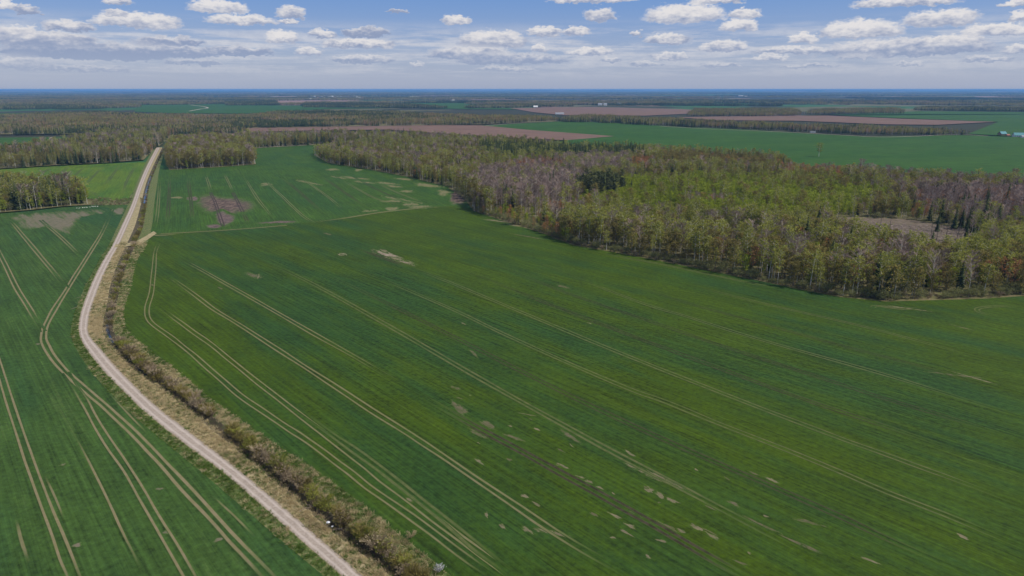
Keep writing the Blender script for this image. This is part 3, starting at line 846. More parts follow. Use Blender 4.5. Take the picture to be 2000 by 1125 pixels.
def conifer(seed, h, rad, lowpoly=False):
    rs = np.random.default_rng(seed)
    tr, cr = Shape(), Shape()
    tr.add(*tube([(0, 0, 0), (0, 0, h * .5), (0, 0, h)], [h * .011, h * .007, .02], 5))
    nw = 9 if lowpoly else 17
    for i in range(nw):
        u = 0.06 + 0.92 * i / nw
        r = rad * (1 - u) ** 0.85 * rs.uniform(.8, 1.15) + .12
        nb = 5 if lowpoly else 8
        for k in range(nb):
            a = 2 * math.pi * (k + rs.uniform(-.3, .3)) / nb + i * .7
            rr = r * rs.uniform(.7, 1.15)
            d = np.array([math.cos(a), math.sin(a), 0]); s = np.array([-d[1], d[0], 0])
            z0 = h * u + rs.normal(0, .1)
            w = rr * .42
            p0 = d * .05 + np.array([0, 0, z0 + h * .035])
            p1 = d * rr * .55 + s * w + np.array([0, 0, z0 - .1 * rr])
            p2 = d * rr + np.array([0, 0, z0 - .38 * rr])
            p3 = d * rr * .55 - s * w + np.array([0, 0, z0 - .1 * rr])
            cr.add([p0, p1, p2, p3], [(0, 1, 2), (0, 2, 3)])
    cr.add([(-.15, 0, h * .93), (.15, 0, h * .93), (0, 0, h * 1.02), (0, .15, h * .93)], [(0, 1, 2), (3, 0, 2)])
    return tr, cr


def shrub(seed, h, rad, leaves, twigs, lsize=.4, tw=.035):
    rs = np.random.default_rng(seed)
    tr, cr = Shape(), Shape()
    ns = 9
    for i in range(ns):
        a = i * 2.4 + rs.uniform(-.4, .4)
        r0 = rad * .25 * rs.uniform(0, 1)
        out = rad * math.sqrt((i + .5) / ns) * rs.uniform(.8, 1.1)
        b = np.array([math.cos(a) * r0, math.sin(a) * r0, 0.0])
        tip = np.array([math.cos(a) * out, math.sin(a) * out, h * rs.uniform(.72, 1.05) * (1 - .35 * (out / rad) ** 2)])
        mid = b + (tip - b) * .5 + np.array([0, 0, .18 * h])
        tr.add(*tube([b, mid, tip], [.06, .045, .015], 3))
        for _ in range(twigs // ns):
            q = rs.uniform(.15, 1.0)
            p = (b + (mid - b) * q * 2) if q < .5 else (mid + (tip - mid) * (q - .5) * 2)
            d = rs.normal(0, .5, 3) + np.array([math.cos(a) * .5, math.sin(a) * .5, 1.0])
            e = p + d / np.linalg.norm(d) * rs.uniform(.4, 1.0) * h * .33
            cr.twig(p, e, tw)
        for _ in range(leaves // ns):
            q = rs.uniform(.4, 1.05)
            p = (b + (mid - b) * q * 2) if q < .5 else (mid + (tip - mid) * (q - .5) * 2)
            cr.leaf(p + rs.normal(0, .16 * h, 3) * np.array([1, 1, .7]), lsize, rs)
    cr.v = [(x, y, max(z, .03)) for x, y, z in cr.v]
    return tr, cr


# kind -> list of (trunk shape, crown shape), trunk material, crown material
KINDS = {
    'birch': ([limb_tree(100 + i, 17 + i, 2.5 + .25 * i, .34, 16, 420, .62, .17, droop=.5, up=.75, bend=.6) for i in range(4)], 'bark_white', 'birch'),
    'young_tree': ([limb_tree(150 + i, 9.5 + i, 1.7 + .15 * i, .15, 14, 330, .60, .08, up=1.0, bend=.3, scatter=.45) for i in range(3)], 'bark_white', 'young'),
    'alder': ([limb_tree(200 + i, 14 + i, 3.2 + .3 * i, .22, 18, 640, .60, .18, up=.6, bend=.6, scatter=.55) for i in range(4)], 'bark_grey', 'olive'),
    'bare_tree': ([limb_tree(250 + i, 16 + i, 2.6 + .25 * i, .28, 20, 0, .3, .16, up=1.0, twigs=420, twig_w=.055, bend=.5) for i in range(4)], 'bark_white', 'twig'),
    'budding_tree': ([limb_tree(300 + i, 12 + i, 2.5, .2, 18, 160, .55, .13, up=.9, twigs=240, twig_w=.05, bend=.4) for i in range(3)], 'bark_grey', 'rust'),
    'spruce': ([conifer(350 + i, 15 + 2 * i, 2.6 + .3 * i) for i in range(3)], 'bark_brown', 'needle'),
    'pine': ([limb_tree(400 + i, 16 + i, 2.9, .55, 14, 380, .75, .20, up=.35, bend=.4, scatter=.6) for i in range(2)], 'bark_brown', 'pine'),
    'willow_shrub': ([shrub(450 + i, 4.2 + .6 * i, 2.6 + .2 * i, 330, 160, .45) for i in range(3)], 'bark_grey', 'willow'),
    'ditch_shrub': ([shrub(500 + i, 2.7 + .35 * i, 1.9 + .2 * i, 90, 480, .30, .028) for i in range(4)], 'bark_brown', 'shrubtwig'),
}
KORDER = list(KINDS)
PROTO_COL = bpy.data.collections.new('tree_shapes')
PROTO = {}          # kind -> list of (trunk mesh, crown mesh)
PINDEX = {}         # (kind, variant) -> index in the collection
n_ = 0
for kd in KORDER:
    shapes, tm, cm = KINDS[kd]
    PROTO[kd] = []
    for vi, (tr, cr) in enumerate(shapes):
        to = mesh_obj('trunk', tr.v, tr.f, M[tm], link=False, smooth=True)
        co = mesh_obj('crown', cr.v, cr.f, M[cm], link=False)
        PROTO[kd].append((to.data, co.data))
        o = len(tr.v)
        j = mesh_obj('s%03d_%s' % (n_, kd), tr.v + cr.v, tr.f + [tuple(o + q for q in f) for f in cr.f], None, link=False,
                     mats=[M[tm], M[cm]], fmat=[0] * len(tr.f) + [1] * len(cr.f))
        PROTO_COL.objects.link(j)
        PINDEX[(kd, vi)] = n_
        n_ += 1


def clump(seed, mix, ntree=16, side=44.0, hmul=1.0):
    """a piece of closed far wood: many small whole trees"""
    rs = np.random.default_rng(seed)
    mats = ['birch', 'olive', 'twig', 'needle', 'bark_white', 'young', 'rust', 'bark_grey']
    S, fm = Shape(), []
    g_ = int(math.sqrt(ntree))
    for i in range(g_ * g_):
        kd = rs.choice(['birch', 'olive', 'twig', 'needle', 'young', 'rust'], p=mix)
        x = ((i % g_) + rs.uniform(0, 1)) / g_ * side - side / 2
        y = ((i // g_) + rs.uniform(0, 1)) / g_ * side - side / 2
        h = rs.uniform(11, 18) * hmul
        f0 = len(S.f)
        S.add([(x - .22, y, 0), (x + .22, y, 0), (x + .1, y, h * .8), (x - .1, y, h * .8), (x, y - .2, 0), (x, y + .2, 0), (x, y + .1, h * .8), (x, y - .1, h * .8)], [(0, 1, 2, 3), (4, 5, 6, 7)])
        fm += [mats.index('bark_white' if kd in ('birch', 'twig') and rs.random() < .6 else 'bark_grey')] * 2
        f0 = len(S.f)
        if kd == 'needle':
            for k in range(6):
                u = k / 6; r = 3.0 * (1 - u) + .3; z = h * (.1 + .9 * u)
                for a in range(4):
                    an = a * 1.57 + k * .6
                    d = np.array([math.cos(an), math.sin(an), 0]); s_ = np.array([-d[1], d[0], 0])
                    S.add([np.array([x, y, z + 2.2]), np.array([x, y, z]) + d * r + s_ * r * .6, np.array([x, y, z]) + d * r - s_ * r * .6], [(0, 1, 2)])
        else:
            nlf = 26 if kd != 'twig' else 20
            for k in range(nlf):
                d = rs.normal(0, 1, 3); d /= np.linalg.norm(d); q = rs.uniform(.3, 1) ** .6
                c = np.array([x, y, h * .62]) + d * np.array([2.5, 2.5, h * .36]) * q
                S.leaf(c, 1.35 if kd != 'twig' else 1.2, rs)
        fm += [mats.index(kd)] * (len(S.f) - f0)
    return S, [M[q] for q in mats], fm


#            birch olive twig needle young rust
MIXES = {'mixed': (.22, .42, .20, .12, .02, .02), 'dark': (.16, .34, .10, .38, .01, .01), 'olive': (.18, .62, .10, .05, .02, .03), 'purple': (.08, .32, .42, .08, .0, .10), 'fir': (.05, .08, .02, .85, .0, .0)}
CINDEX = {}
for kd in MIXES:
    for vi in range(3):
        S, ms, fm = clump(700 + 10 * vi + len(kd), MIXES[kd], 49)
        j = mesh_obj('s%03d_clump' % n_, S.v, S.f, None, link=False, mats=ms, fmat=fm)
        PROTO_COL.objects.link(j)
        CINDEX[(kd, vi)] = n_
        n_ += 1

# grass tufts
TINDEX = {}
for nm, mt, hh in (('straw', 'straw', .55), ('green', 'grass', .42)):
    for vi in range(3):
        rs = np.random.default_rng(900 + vi)
        S = Shape()
        for k in range(26):
            p = np.array([*rs.normal(0, .26, 2), 0.0])
            d = np.array([*rs.normal(0, .55, 2), 1.0])
            S.twig(p, p + d / np.linalg.norm(d) * hh * rs.uniform(.6, 1.3), .028)
        j = mesh_obj('s%03d_tuft' % n_, S.v, S.f, M[mt], link=False)
        PROTO_COL.objects.link(j)
        TINDEX[(nm, vi)] = n_
        n_ += 1


def scatter_tree():
    ng = bpy.data.node_groups.new('scatter', 'GeometryNodeTree')
    ng.interface.new_socket('Geometry', in_out='INPUT', socket_type='NodeSocketGeometry')
    ng.interface.new_socket('Geometry', in_out='OUTPUT', socket_type='NodeSocketGeometry')
    N, L = ng.nodes, ng.links
    gi, go = N.new('NodeGroupInput'), N.new('NodeGroupOutput')
    ci = N.new('GeometryNodeCollectionInfo')
    ci.inputs['Collection'].default_value = PROTO_COL
    ci.inputs['Separate Children'].default_value = True
    ci.inputs['Reset Children'].default_value = True
    ip = N.new('GeometryNodeInstanceOnPoints')
    ip.inputs['Pick Instance'].default_value = True

    def attr(nm, ty):
        a = N.new('GeometryNodeInputNamedAttribute')
        a.data_type = ty
        a.inputs['Name'].default_value = nm
        return a.outputs['Attribute']
    L.new(gi.outputs[0], ip.inputs['Points'])
    L.new(ci.outputs[0], ip.inputs['Instance'])
    L.new(attr('pick', 'INT'), ip.inputs['Instance Index'])
    cx = N.new('ShaderNodeCombineXYZ')
    L.new(attr('turn', 'FLOAT'), cx.inputs[2])
    L.new(cx.outputs[0], ip.inputs['Rotation'])
    L.new(attr('size', 'FLOAT_VECTOR'), ip.inputs['Scale'])
    L.new(ip.outputs[0], go.inputs[0])
    return ng


SCATTER = scatter_tree()


def scatter(name, pts, pick, turn, size, label, cat):
    me = bpy.data.meshes.new(name)
    me.from_pydata([tuple(p) for p in pts], [], [])
    me.attributes.new('pick', 'INT', 'POINT').data.foreach_set('value', np.asarray(pick, np.int32))
    me.attributes.new('turn', 'FLOAT', 'POINT').data.foreach_set('value', np.asarray(turn, np.float32))
    me.attributes.new('size', 'FLOAT_VECTOR', 'POINT').data.foreach_set('vector', np.asarray(size, np.float32).ravel())
    o = bpy.data.objects.new(name, me)
    COL.objects.link(o)
    o.modifiers.new('scatter', 'NODES').node_group = SCATTER
    return tag(o, label, cat, kind='stuff')


# ================================================================ woods
def jitter_grid(poly, s):
    p = np.array(poly)
    x0, y0 = p.min(0); x1, y1 = p.max(0)
    gx, gy = np.meshgrid(np.arange(x0, x1 + s, s), np.arange(y0, y1 + s, s))
    q = np.stack([gx.ravel(), gy.ravel()], 1) + rng.uniform(-.5, .5, (gx.size, 2)) * s
    return q[inside(q, poly)]


def edge_dist(q, line):
    d = np.full(len(q), 1e9)
    for a, b in zip(line[:-1], line[1:]):
        a, b = np.array(a), np.array(b)
        ab = b - a
        t = np.clip(((q - a) @ ab) / (ab @ ab), 0, 1)
        d = np.minimum(d, np.linalg.norm(q - (a + t[:, None] * ab), axis=1))
    return d


# kind probabilities in KORDER order: birch young alder bare budding spruce pine willow ditch
def probs(**k):
    p = np.array([k.get(n, 0.0) for n in KORDER])
    return p / p.sum()


TREES = []          # rows: x, y, kind index, variant, turn, size xy, size z, wood id
WOODLAB = {}


def plant(wid, poly, spacing, default, zones=(), holes=(), hscale=1.0, edge=None, edge_p=None, edge_w=14.0):
    q = jitter_grid(poly, spacing)
    for h in holes:
        q = q[~inside(q, h)]
    n = len(q)
    P = np.tile(default, (n, 1))
    hs = np.full(n, hscale)
    for zp, pr, zh in zones:
        mk = inside(q + rng.normal(0, 6, q.shape), zp)
        P[mk] = pr
        hs[mk] = hscale * zh
    if edge is not None:
        ed = edge_dist(q, edge)
        mk = ed < edge_w * rng.uniform(.4, 1.3, n)
        P[mk] = edge_p
        q = q[ed > 1.8]; P = P[ed > 1.8]; hs = hs[ed > 1.8]
        n = len(q)
    cum = P.cumsum(1)
    kd = (rng.random((n, 1)) > cum).sum(1)
    kd = np.minimum(kd, len(KORDER) - 1)
    nv = np.array([len(PROTO[k]) for k in KORDER])
    vr = (rng.random(n) * nv[kd]).astype(int)
    stand = np.sin(q[:, 0] / 31 + 1) + np.sin(q[:, 1] / 47) + np.sin((q[:, 0] + q[:, 1]) / 19)
    sz = hs * (rng.uniform(.66, 1.16, n) + .06 * stand)
    sx = sz * rng.uniform(.85, 1.45, n)
    for i in range(n):
        TREES.append((q[i, 0], q[i, 1], kd[i], vr[i], rng.uniform(0, 6.283), sx[i], sz[i], wid))


MIXW = probs(birch=.38, alder=.22, bare_tree=.12, young_tree=.16, budding_tree=.04, spruce=.05, willow_shrub=.06)
WA = WOOD_EDGE + [(2400, 392), (2000, 364), (1900, 360), (1700, 344), (1560, 334), (1500, 318), (1350, 307), (1230, 302), (1150, 298), (1080, 296), (1000, 291), (900, 284), (830, 290), (730, 287), (660, 292)]
sheet('wood_floor', WA, M['floor'], 'brown and green floor of the large right-hand wood', 'wood floor')
CUT = [(1590, 440), (1650, 424), (1770, 428), (1890, 448), (1915, 480), (1880, 522), (1760, 512), (1650, 476)]
sheet('felled_clearing', CUT, M['cut'], 'bare brown clearing of felled timber inside the right-hand wood', 'clearing')
Zs = [
    (gpts([(940, 345), (1140, 345), (1160, 395), (1120, 425), (950, 418), (930, 380)]), probs(bare_tree=.72, birch=.12, alder=.08, spruce=.08), 1.0),
    (gpts([(1040, 405), (1150, 398), (1150, 430), (1060, 432)]), probs(bare_tree=.6, budding_tree=.4), .55),
    (gpts([(1110, 380), (1220, 354), (1500, 350), (1680, 366), (1740, 400), (1620, 430), (1540, 450), (1420, 458), (1260, 440), (1140, 415)]), probs(young_tree=.9, birch=.06, alder=.04), .95),
    (gpts([(1340, 392), (1420, 388), (1440, 408), (1330, 408)]), probs(budding_tree=.5, bare_tree=.5), .6),
    (gpts([(920, 312), (1060, 318), (1100, 330), (940, 338)]), probs(young_tree=.75, birch=.2, alder=.05), .9),
    (gpts([(1000, 326), (1110, 322), (1120, 345), (960, 348)]), probs(budding_tree=.65, bare_tree=.35), .8),
    (gpts([(1120, 312), (1230, 320), (1230, 345), (1110, 345)]), probs(bare_tree=.8, birch=.2), .9),
    (gpts([(1228, 322), (1275, 322), (1280, 340), (1230, 340)]), probs(budding_tree=1.0), .9),
    (gpts([(1280, 312), (1500, 318), (1510, 340), (1280, 335)]), probs(alder=.55, young_tree=.3, budding_tree=.15), .9),
    (gpts([(1520, 330), (1680, 342), (1680, 352), (1530, 346)]), probs(budding_tree=.9, bare_tree=.1), .8),
    (gpts([(1680, 342), (2300, 372), (2300, 384), (1680, 358)]), probs(budding_tree=.4, bare_tree=.6), .8),
    (gpts([(1480, 346), (1660, 352), (1700, 385), (1560, 385), (1480, 365)]), probs(young_tree=.75, alder=.17, birch=.08), .95),
    (gpts([(1700, 366), (2300, 388), (2300, 402), (1720, 384)]), probs(young_tree=.5, alder=.25, bare_tree=.25), .8),
    (gpts([(1780, 388), (2300, 402), (2300, 450), (1790, 432)]), probs(bare_tree=.62, budding_tree=.28, spruce=.10), 1.0),
    (gpts([(1820, 425), (2300, 440), (2300, 468), (1920, 462)]), probs(spruce=.5, bare_tree=.3, birch=.2), .9),
    (gpts([(925, 292), (1245, 301), (1255, 316), (1090, 318), (940, 314)]), probs(spruce=.92, birch=.08), 1.15),
    (gpts([(640, 296), (930, 290), (960, 340), (900, 372), (800, 340)]), probs(alder=.4, birch=.22, bare_tree=.14, spruce=.14, young_tree=.1), 1.0),
    (gpts([(1140, 372), (1205, 362), (1210, 388), (1140, 392)]), probs(pine=.8, spruce=.2), 1.15),
    (gpts([(1150, 440), (1480, 452), (1500, 500), (1280, 500), (1120, 470)]), probs(birch=.62, bare_tree=.2, alder=.12, young_tree=.06), 1.1),
    (gpts([(1690, 520), (1780, 520), (1780, 552), (1690, 548)]), probs(bare_tree=.6, alder=.4), 1.0),
    (gpts([(1850, 515), (2300, 505), (2300, 540), (1860, 545)]), probs(birch=.6, young_tree=.2, alder=.2), 1.0),
]
plant('right', gpts(WA), 4.9, MIXW, Zs, [gpts(CUT), gpts([(925, 440), (1010, 437), (1120, 479), (1040, 425), (950, 405)])], 1.0, edge=WE[4:], edge_p=probs(willow_shrub=.5, alder=.25, birch=.25), edge_w=13)
plant('right', gpts([(1130, 382), (1220, 358), (1500, 354), (1670, 370), (1720, 400), (1610, 428), (1530, 446), (1410, 452), (1260, 432), (1150, 410)]), 5.0, probs(young_tree=1.0), hscale=.8)
for k_ in range(len(WE) - 7):                # bushes close the foot of the wood edge
    a_, b_ = np.array(WE[6 + k_]), np.array(WE[7 + k_])
    ln_ = np.linalg.norm(b_ - a_); nn_ = np.array([-(b_ - a_)[1], (b_ - a_)[0]]) / ln_
    nn_ = nn_ if nn_[1] > 0 else -nn_
    for u_ in np.arange(0, ln_, 2.6):
        p_ = a_ + (b_ - a_) * u_ / ln_ + nn_ * rng.uniform(.6, 4.5)
        kk = KORDER.index('willow_shrub' if rng.random() < .72 else 'ditch_shrub')
        z_ = rng.uniform(.35, .95)
        TREES.append((p_[0], p_[1], kk, int(rng.integers(3)), rng.uniform(0, 6.28), z_, z_, 'right'))
plant('right', gpts([(940, 418), (1010, 438), (1110, 474), (1120, 455), (1040, 425), (950, 408)]), 4.5, probs(willow_shrub=.6, young_tree=.25, budding_tree=.15), hscale=.75)
plant('right', gpts([(920, 398), (965, 402), (960, 424), (925, 412)]), 4.5, probs(alder=.5, bare_tree=.3, birch=.2), hscale=1.15)
WB = [(-400, 382), (0, 375), (60, 375), (130, 377), (176, 390), (178, 400), (120, 403), (60, 410), (0, 415), (-400, 423)]
sheet('wood_floor', WB, M['floor'], 'shaded floor of the small wood at the left edge', 'wood floor')
plant('left', gpts(WB), 4.2, probs(birch=.30, bare_tree=.12, spruce=.46, alder=.12), hscale=1.12, edge=gpts([(-400, 423), (0, 415), (60, 410), (120, 403), (178, 400), (176, 390)]), edge_p=probs(birch=.45, young_tree=.3, willow_shrub=.25), edge_w=8)
plant('left', gpts([(178, 390), (255, 392), (252, 401), (180, 402)]), 4.0, probs(willow_shrub=.5, ditch_shrub=.5), hscale=.5)
WC = [(-500, 345), (0, 329), (100, 323), (200, 318), (281, 312), (296, 297), (318, 280), (330, 268), (200, 266), (165, 273), (135, 288), (0, 299), (-500, 308)]
sheet('wood_floor', WC, M['floor'], 'floor of the long wood behind the bright left field', 'wood floor')
plant('back', gpts(WC), 6.2, probs(birch=.20, bare_tree=.16, alder=.26, spruce=.34, budding_tree=.04), [(gpts([(-500, 342), (0, 327), (280, 311), (285, 305), (0, 315), (-500, 325)]), probs(alder=.4, willow_shrub=.4, birch=.2), .75)], hscale=1.05)
WD = [(330, 332), (420, 327), (500, 321), (494, 302), (478, 291), (440, 282), (400, 278), (340, 284), (326, 300)]
sheet('wood_floor', WD, M['floor'], 'floor of the compact olive wood right of the far road', 'wood floor')
plant('road', gpts(WD), 5.2, probs(alder=.62, birch=.22, bare_tree=.1, young_tree=.06), hscale=1.1)
WEp = [(478, 291), (560, 286), (640, 282), (730, 281), (830, 290), (900, 286), (1000, 292), (1100, 298), (1000, 284), (900, 276), (760, 269), (600, 270), (470, 272), (440, 279)]
sheet('wood_floor', WEp, M['floor'], 'floor of the wood strip in front of the pink ploughed field', 'wood floor')
plant('strip', gpts(WEp), 7.0, probs(alder=.32, birch=.22, bare_tree=.2, spruce=.22, young_tree=.04), hscale=1.05)

# ---- nearest trees of each kind become things of their own, the rest is mass woodland
T = np.array([(t[0], t[1], t[2], t[3], t[4], t[5], t[6]) for t in TREES])
TW = np.array([t[7] for t in TREES])
dist = np.hypot(T[:, 0], T[:, 1])
az_ = np.abs(np.degrees(np.arctan2(T[:, 0], T[:, 1])))
inview = az_ < 36.6
single = np.zeros(len(T), bool)
MAXK = {'birch': 170, 'young_tree': 90, 'alder': 170, 'bare_tree': 150, 'budding_tree': 60, 'spruce': 110, 'pine': 40, 'willow_shrub': 110, 'ditch_shrub': 30}
for ki, kd in enumerate(KORDER):
    ids = np.where((T[:, 2] == ki) & inview)[0]
    # nearest the open field show most: rank by distance from the camera
    ids = ids[np.argsort(dist[ids])][:MAXK[kd]]
    single[ids] = True
LOOK = {'birch': ('yellow green birch', 'birch', 'bark'), 'young_tree': ('bright green young tree', 'tree', ''),
        'alder': ('rounded olive brown tree', 'tree', ''), 'bare_tree': ('leafless grey purple tree', 'tree', ''),
        'budding_tree': ('rust brown budding tree', 'tree', ''), 'spruce': ('dark pointed spruce', 'spruce', ''), 'pine': ('dark green pine', 'pine', ''),
        'willow_shrub': ('grey green willow bush', 'bush', ''), 'ditch_shrub': ('brown twiggy bush', 'bush', '')}
SPOT = {'right': 'the large right-hand wood', 'left': 'the small wood at the left edge', 'back': 'the long wood behind the bright left field', 'road': 'the compact wood right of the far road', 'strip': 'the wood strip before the pink field'}


def single_tree(kd, vi, x, y, rz, sx, sz, label, group=None, z=0.0, cat=None, name=None, crown_mat=None):
    r = empty(name or kd, (x, y, z), rz)
    r.scale = (sx, sx, sz)
    tag(r, label, cat or LOOK[kd][1], group)
    tm, cm = PROTO[kd][vi]
    for nm, me in (('stems' if 'shrub' in kd else 'trunk', tm), ('foliage' if 'shrub' in kd else 'crown', cm)):
        o = bpy.data.objects.new(nm, me)
        COL.objects.link(o)
        o.parent = r
        if crown_mat and nm in ('crown', 'foliage'):
            o.material_slots[0].link = 'OBJECT'
            o.material_slots[0].material = crown_mat
    return r


def place_words(x, y, w):
    """where in its wood a tree stands, by things one can find in the photograph"""
    if w != 'right':
        return 'in ' + SPOT[w]
    a, d = math.degrees(math.atan2(x, y)), edge_dist(np.array([[x, y]]), WE)[0]
    side = 'near the small pale dirt spot' if a < 4 else 'midway along the green field' if a < 14 else 'left of the felled clearing' if a < 22.5 else 'in front of the felled clearing' if a < 29 else 'at the near right corner'
    row = 'on the field edge' if d < 12 else 'in the front rows' if d < 30 else 'deeper in the wood'
    return '%s, %s' % (row, side)


for i in np.where(single)[0]:
    kd = KORDER[int(T[i, 2])]
    hgt = 'tall ' if T[i, 6] > 1.02 else 'small ' if T[i, 6] < .86 else ''
    lab = '%s%s %s' % (hgt, LOOK[kd][0], place_words(T[i, 0], T[i, 1], TW[i]))
    single_tree(kd, int(T[i, 3]), T[i, 0], T[i, 1], T[i, 4], T[i, 5], T[i, 6], lab, 'group of ' + lab)
MASS = {'right': 'dense mixed spring wood right of the large green field', 'left': 'dark crowded trees of the small left-hand wood', 'back': 'long belt of mixed trees behind the bright left field',
        'road': 'compact olive brown wood beside the far road', 'strip': 'strip of mixed trees in front of the pink ploughed field'}
for w in MASS:
    k = (~single) & (TW == w)
    pick = [PINDEX[(KORDER[int(a)], int(b))] for a, b in T[k][:, 2:4]]
    scatter('woodland', np.column_stack([T[k][:, 0:2], np.zeros(k.sum())]), pick, T[k][:, 4], T[k][:, [5, 5, 6]], MASS[w], 'woodland')

# ================================================================ far country
def far_sheet(name, px, mat, label, cat='field'):
    return sheet(name, px, mat, label, cat)


far_sheet('ploughed_field', [(440, 251), (640, 247), (760, 244), (950, 245), (1037, 254), (1200, 266), (1106, 274), (1000, 269), (900, 263), (760, 253), (600, 255), (440, 259)], M['soilfar'], 'long pinkish brown ploughed field behind the wood strip')
g1 = far_sheet('crop_field', [(940, 245), (1100, 237), (1200, 240), (1330, 248), (1450, 253), (1700, 267), (1880, 264), (2000, 268), (2400, 280), (2400, 400), (2000, 372), (1700, 350), (1500, 325), (1350, 312), (1150, 300), (1000, 290), (1106, 274), (1200, 266), (1037, 254)], M['cropf'],
               'wide deep green field behind the right-hand wood')
far_sheet('crop_field', [(-300, 290), (0, 283), (130, 276), (152, 267), (0, 269), (-300, 275)], M['cropf'], 'narrow green strip between woods at the left edge')
far_sheet('crop_field', [(262, 218), (330, 221), (480, 222), (640, 213), (800, 210), (700, 206), (560, 206), (400, 201), (270, 203)], M['cropf'], 'distant blue green field around the far pale road')
far_sheet('crop_field', [(780, 210), (900, 213), (1050, 214), (1040, 206), (900, 197), (800, 196)], M['cropf'], 'distant green field near the long white sheds')
far_sheet('ploughed_field', [(995, 211), (1040, 219), (1100, 225), (1260, 226), (1420, 219), (1330, 213), (1150, 209)], M['soilfar'], 'distant pinkish ploughed field at the centre')
far_sheet('ploughed_field', [(1320, 229), (1440, 227), (1600, 225), (1760, 232), (1945, 238), (1830, 244), (1730, 243), (1560, 236), (1400, 235)], M['soilfar'], 'distant pale ploughed field at the right')
far_sheet('crop_field', [(1560, 226), (1800, 217), (2300, 222), (2300, 275), (2000, 267), (1890, 262), (1950, 238), (1760, 231), (1600, 224)], M['cropf'], 'distant green field around the farmstead')
far_sheet('ploughed_field', [(248, 199), (350, 201), (352, 194), (260, 193)], M['soilfar'], 'small distant brown field at the upper left')
far_sheet('ploughed_field', [(820, 194), (960, 196), (1000, 193), (900, 190), (830, 191)], M['soilfar'], 'pale brown land beside the distant white sheds')
far_sheet('ploughed_field', [(1790, 214), (1800, 210), (2300, 216), (2300, 219)], M['soilfar'], 'thin distant brown field at the right edge')
far_sheet('crop_field', [(1040, 204), (1330, 206), (1500, 203), (1300, 199), (1100, 198)], M['cropf'], 'thin distant green field right of the centre')
far_sheet('crop_field', [(-200, 231), (40, 227), (110, 220), (-200, 223)], M['cropf'], 'small distant green meadow at the left edge')
for (x, y, a, b) in ((1225, 262, 60, 22), (1250, 264, 30, 14), (1790, 289, 40, 5), (1880, 325, 60, 3), (1950, 322, 45, 3), (1720, 296, 30, 3), (1850, 313, 45, 4)):
    patch(g1, x, y, a, b, 0.35, M['yel'], 'thin_patch')


def pale_line(px, w, label, cat='road', name='far_road', mat='gravel', zz=0.0):
    c = catmull(gpts(px), 8)
    d = np.gradient(c, axis=0); d /= np.linalg.norm(d, axis=1)[:, None] + 1e-9
    nr = np.stack([-d[:, 1], d[:, 0]], 1)
    ZS[0] += 0.03
    vs = [(*(c[i] + nr[i] * s_ * w / 2), ZS[0] + zz) for i in range(len(c)) for s_ in (-1, 1)]
    o = mesh_obj(name, vs, [(2 * i, 2 * i + 2, 2 * i + 3, 2 * i + 1) for i in range(len(c) - 1)], M[mat])
    if o.data.polygons[0].normal.z < 0:
        o.data.flip_normals()
    tag(o, label, cat, kind='structure')


pale_line([(370, 217), (392, 213), (406, 211), (396, 208), (380, 206), (372, 205)], 11, 'pale road bending through the distant green field')
pale_line([(374, 252), (372, 246), (380, 243)], 10, 'short pale stretch of road between the far woods')
pale_line([(948, 246), (1010, 241), (1090, 237)], 5, 'thin pale track along the back of the deep green field', 'track', 'far_track')
pale_line([(1290, 247), (1380, 252), (1500, 257), (1640, 264), (1720, 268), (1800, 266), (1870, 263), (1930, 266)], 5, 'pale farm road along the far side of the deep green field')
pale_line([(484, 290), (560, 286), (640, 282), (735, 280)], 3, 'thin pale edge line behind the middle field', 'track', 'far_track')


def far_wood(px, kinds, spacing, label, sxy=1.0, sz=1.0, world_pts=None, holes=()):
    poly = world_pts if world_pts is not None else gpts(px)
    q = jitter_grid(poly, spacing)
    for h in holes:
        q = q[~inside(q, gpts(h))]
    n = len(q)
    if not n:
        return
    # neighbouring pieces share a kind: stands, not salt and pepper
    ph = rng.uniform(0, 6.28, 6)
    fld = np.sin(q[:, 0] / 210 + ph[0]) + np.sin(q[:, 1] / 330 + ph[1]) + .8 * np.sin((q[:, 0] + q[:, 1]) / 120 + ph[2]) + .7 * np.sin((q[:, 0] - q[:, 1]) / 75 + ph[3]) + rng.normal(0, .5, n)
    rk = np.argsort(np.argsort(fld)) / n
    names, w = zip(*kinds)
    cw = np.cumsum(w) / sum(w)
    pick = [CINDEX[(names[min(int(np.searchsorted(cw, r)), len(names) - 1)], int(rng.integers(3)))] for r in rk]
    s_ = rng.uniform(.85, 1.15, (n, 3)) * np.array([sxy, sxy, sz])
    scatter('woodland', np.column_stack([q, np.zeros(n)]), pick, rng.integers(0, 4, n) * 1.5708 + rng.uniform(-.2, .2, n), s_, label, 'woodland')


MX = (('olive', 3), ('purple', 2), ('mixed', 3), ('dark', 3), ('fir', 1.3))
FA = [(-300, 264), (0, 263), (150, 262), (330, 262), (378, 251), (560, 249), (760, 246), (940, 243), (1000, 240), (1096, 237), (1060, 233), (900, 230), (760, 222), (560, 221), (480, 230), (400, 231), (262, 227), (200, 223), (60, 227), (-300, 231)]
sheet('wood_floor', FA, M['floor'], 'floor of the broad middle distance forest', 'wood floor')
far_wood(FA, MX, 40, 'broad forest belt across the middle distance, left of centre', holes=[[(-200, 233), (50, 229), (120, 219), (-200, 220)], [(362, 255), (390, 255), (385, 241), (365, 241)]])
far_wood([(330, 266), (440, 262), (470, 258), (440, 250), (378, 251)], MX, 40, 'trees around the far bend of the gravel road')
FB = [(1092, 238), (1200, 241), (1330, 248), (1450, 252), (1560, 257), (1700, 264), (1880, 264), (1760, 256), (1600, 252), (1450, 246), (1340, 240), (1240, 233), (1150, 230), (1110, 234)]
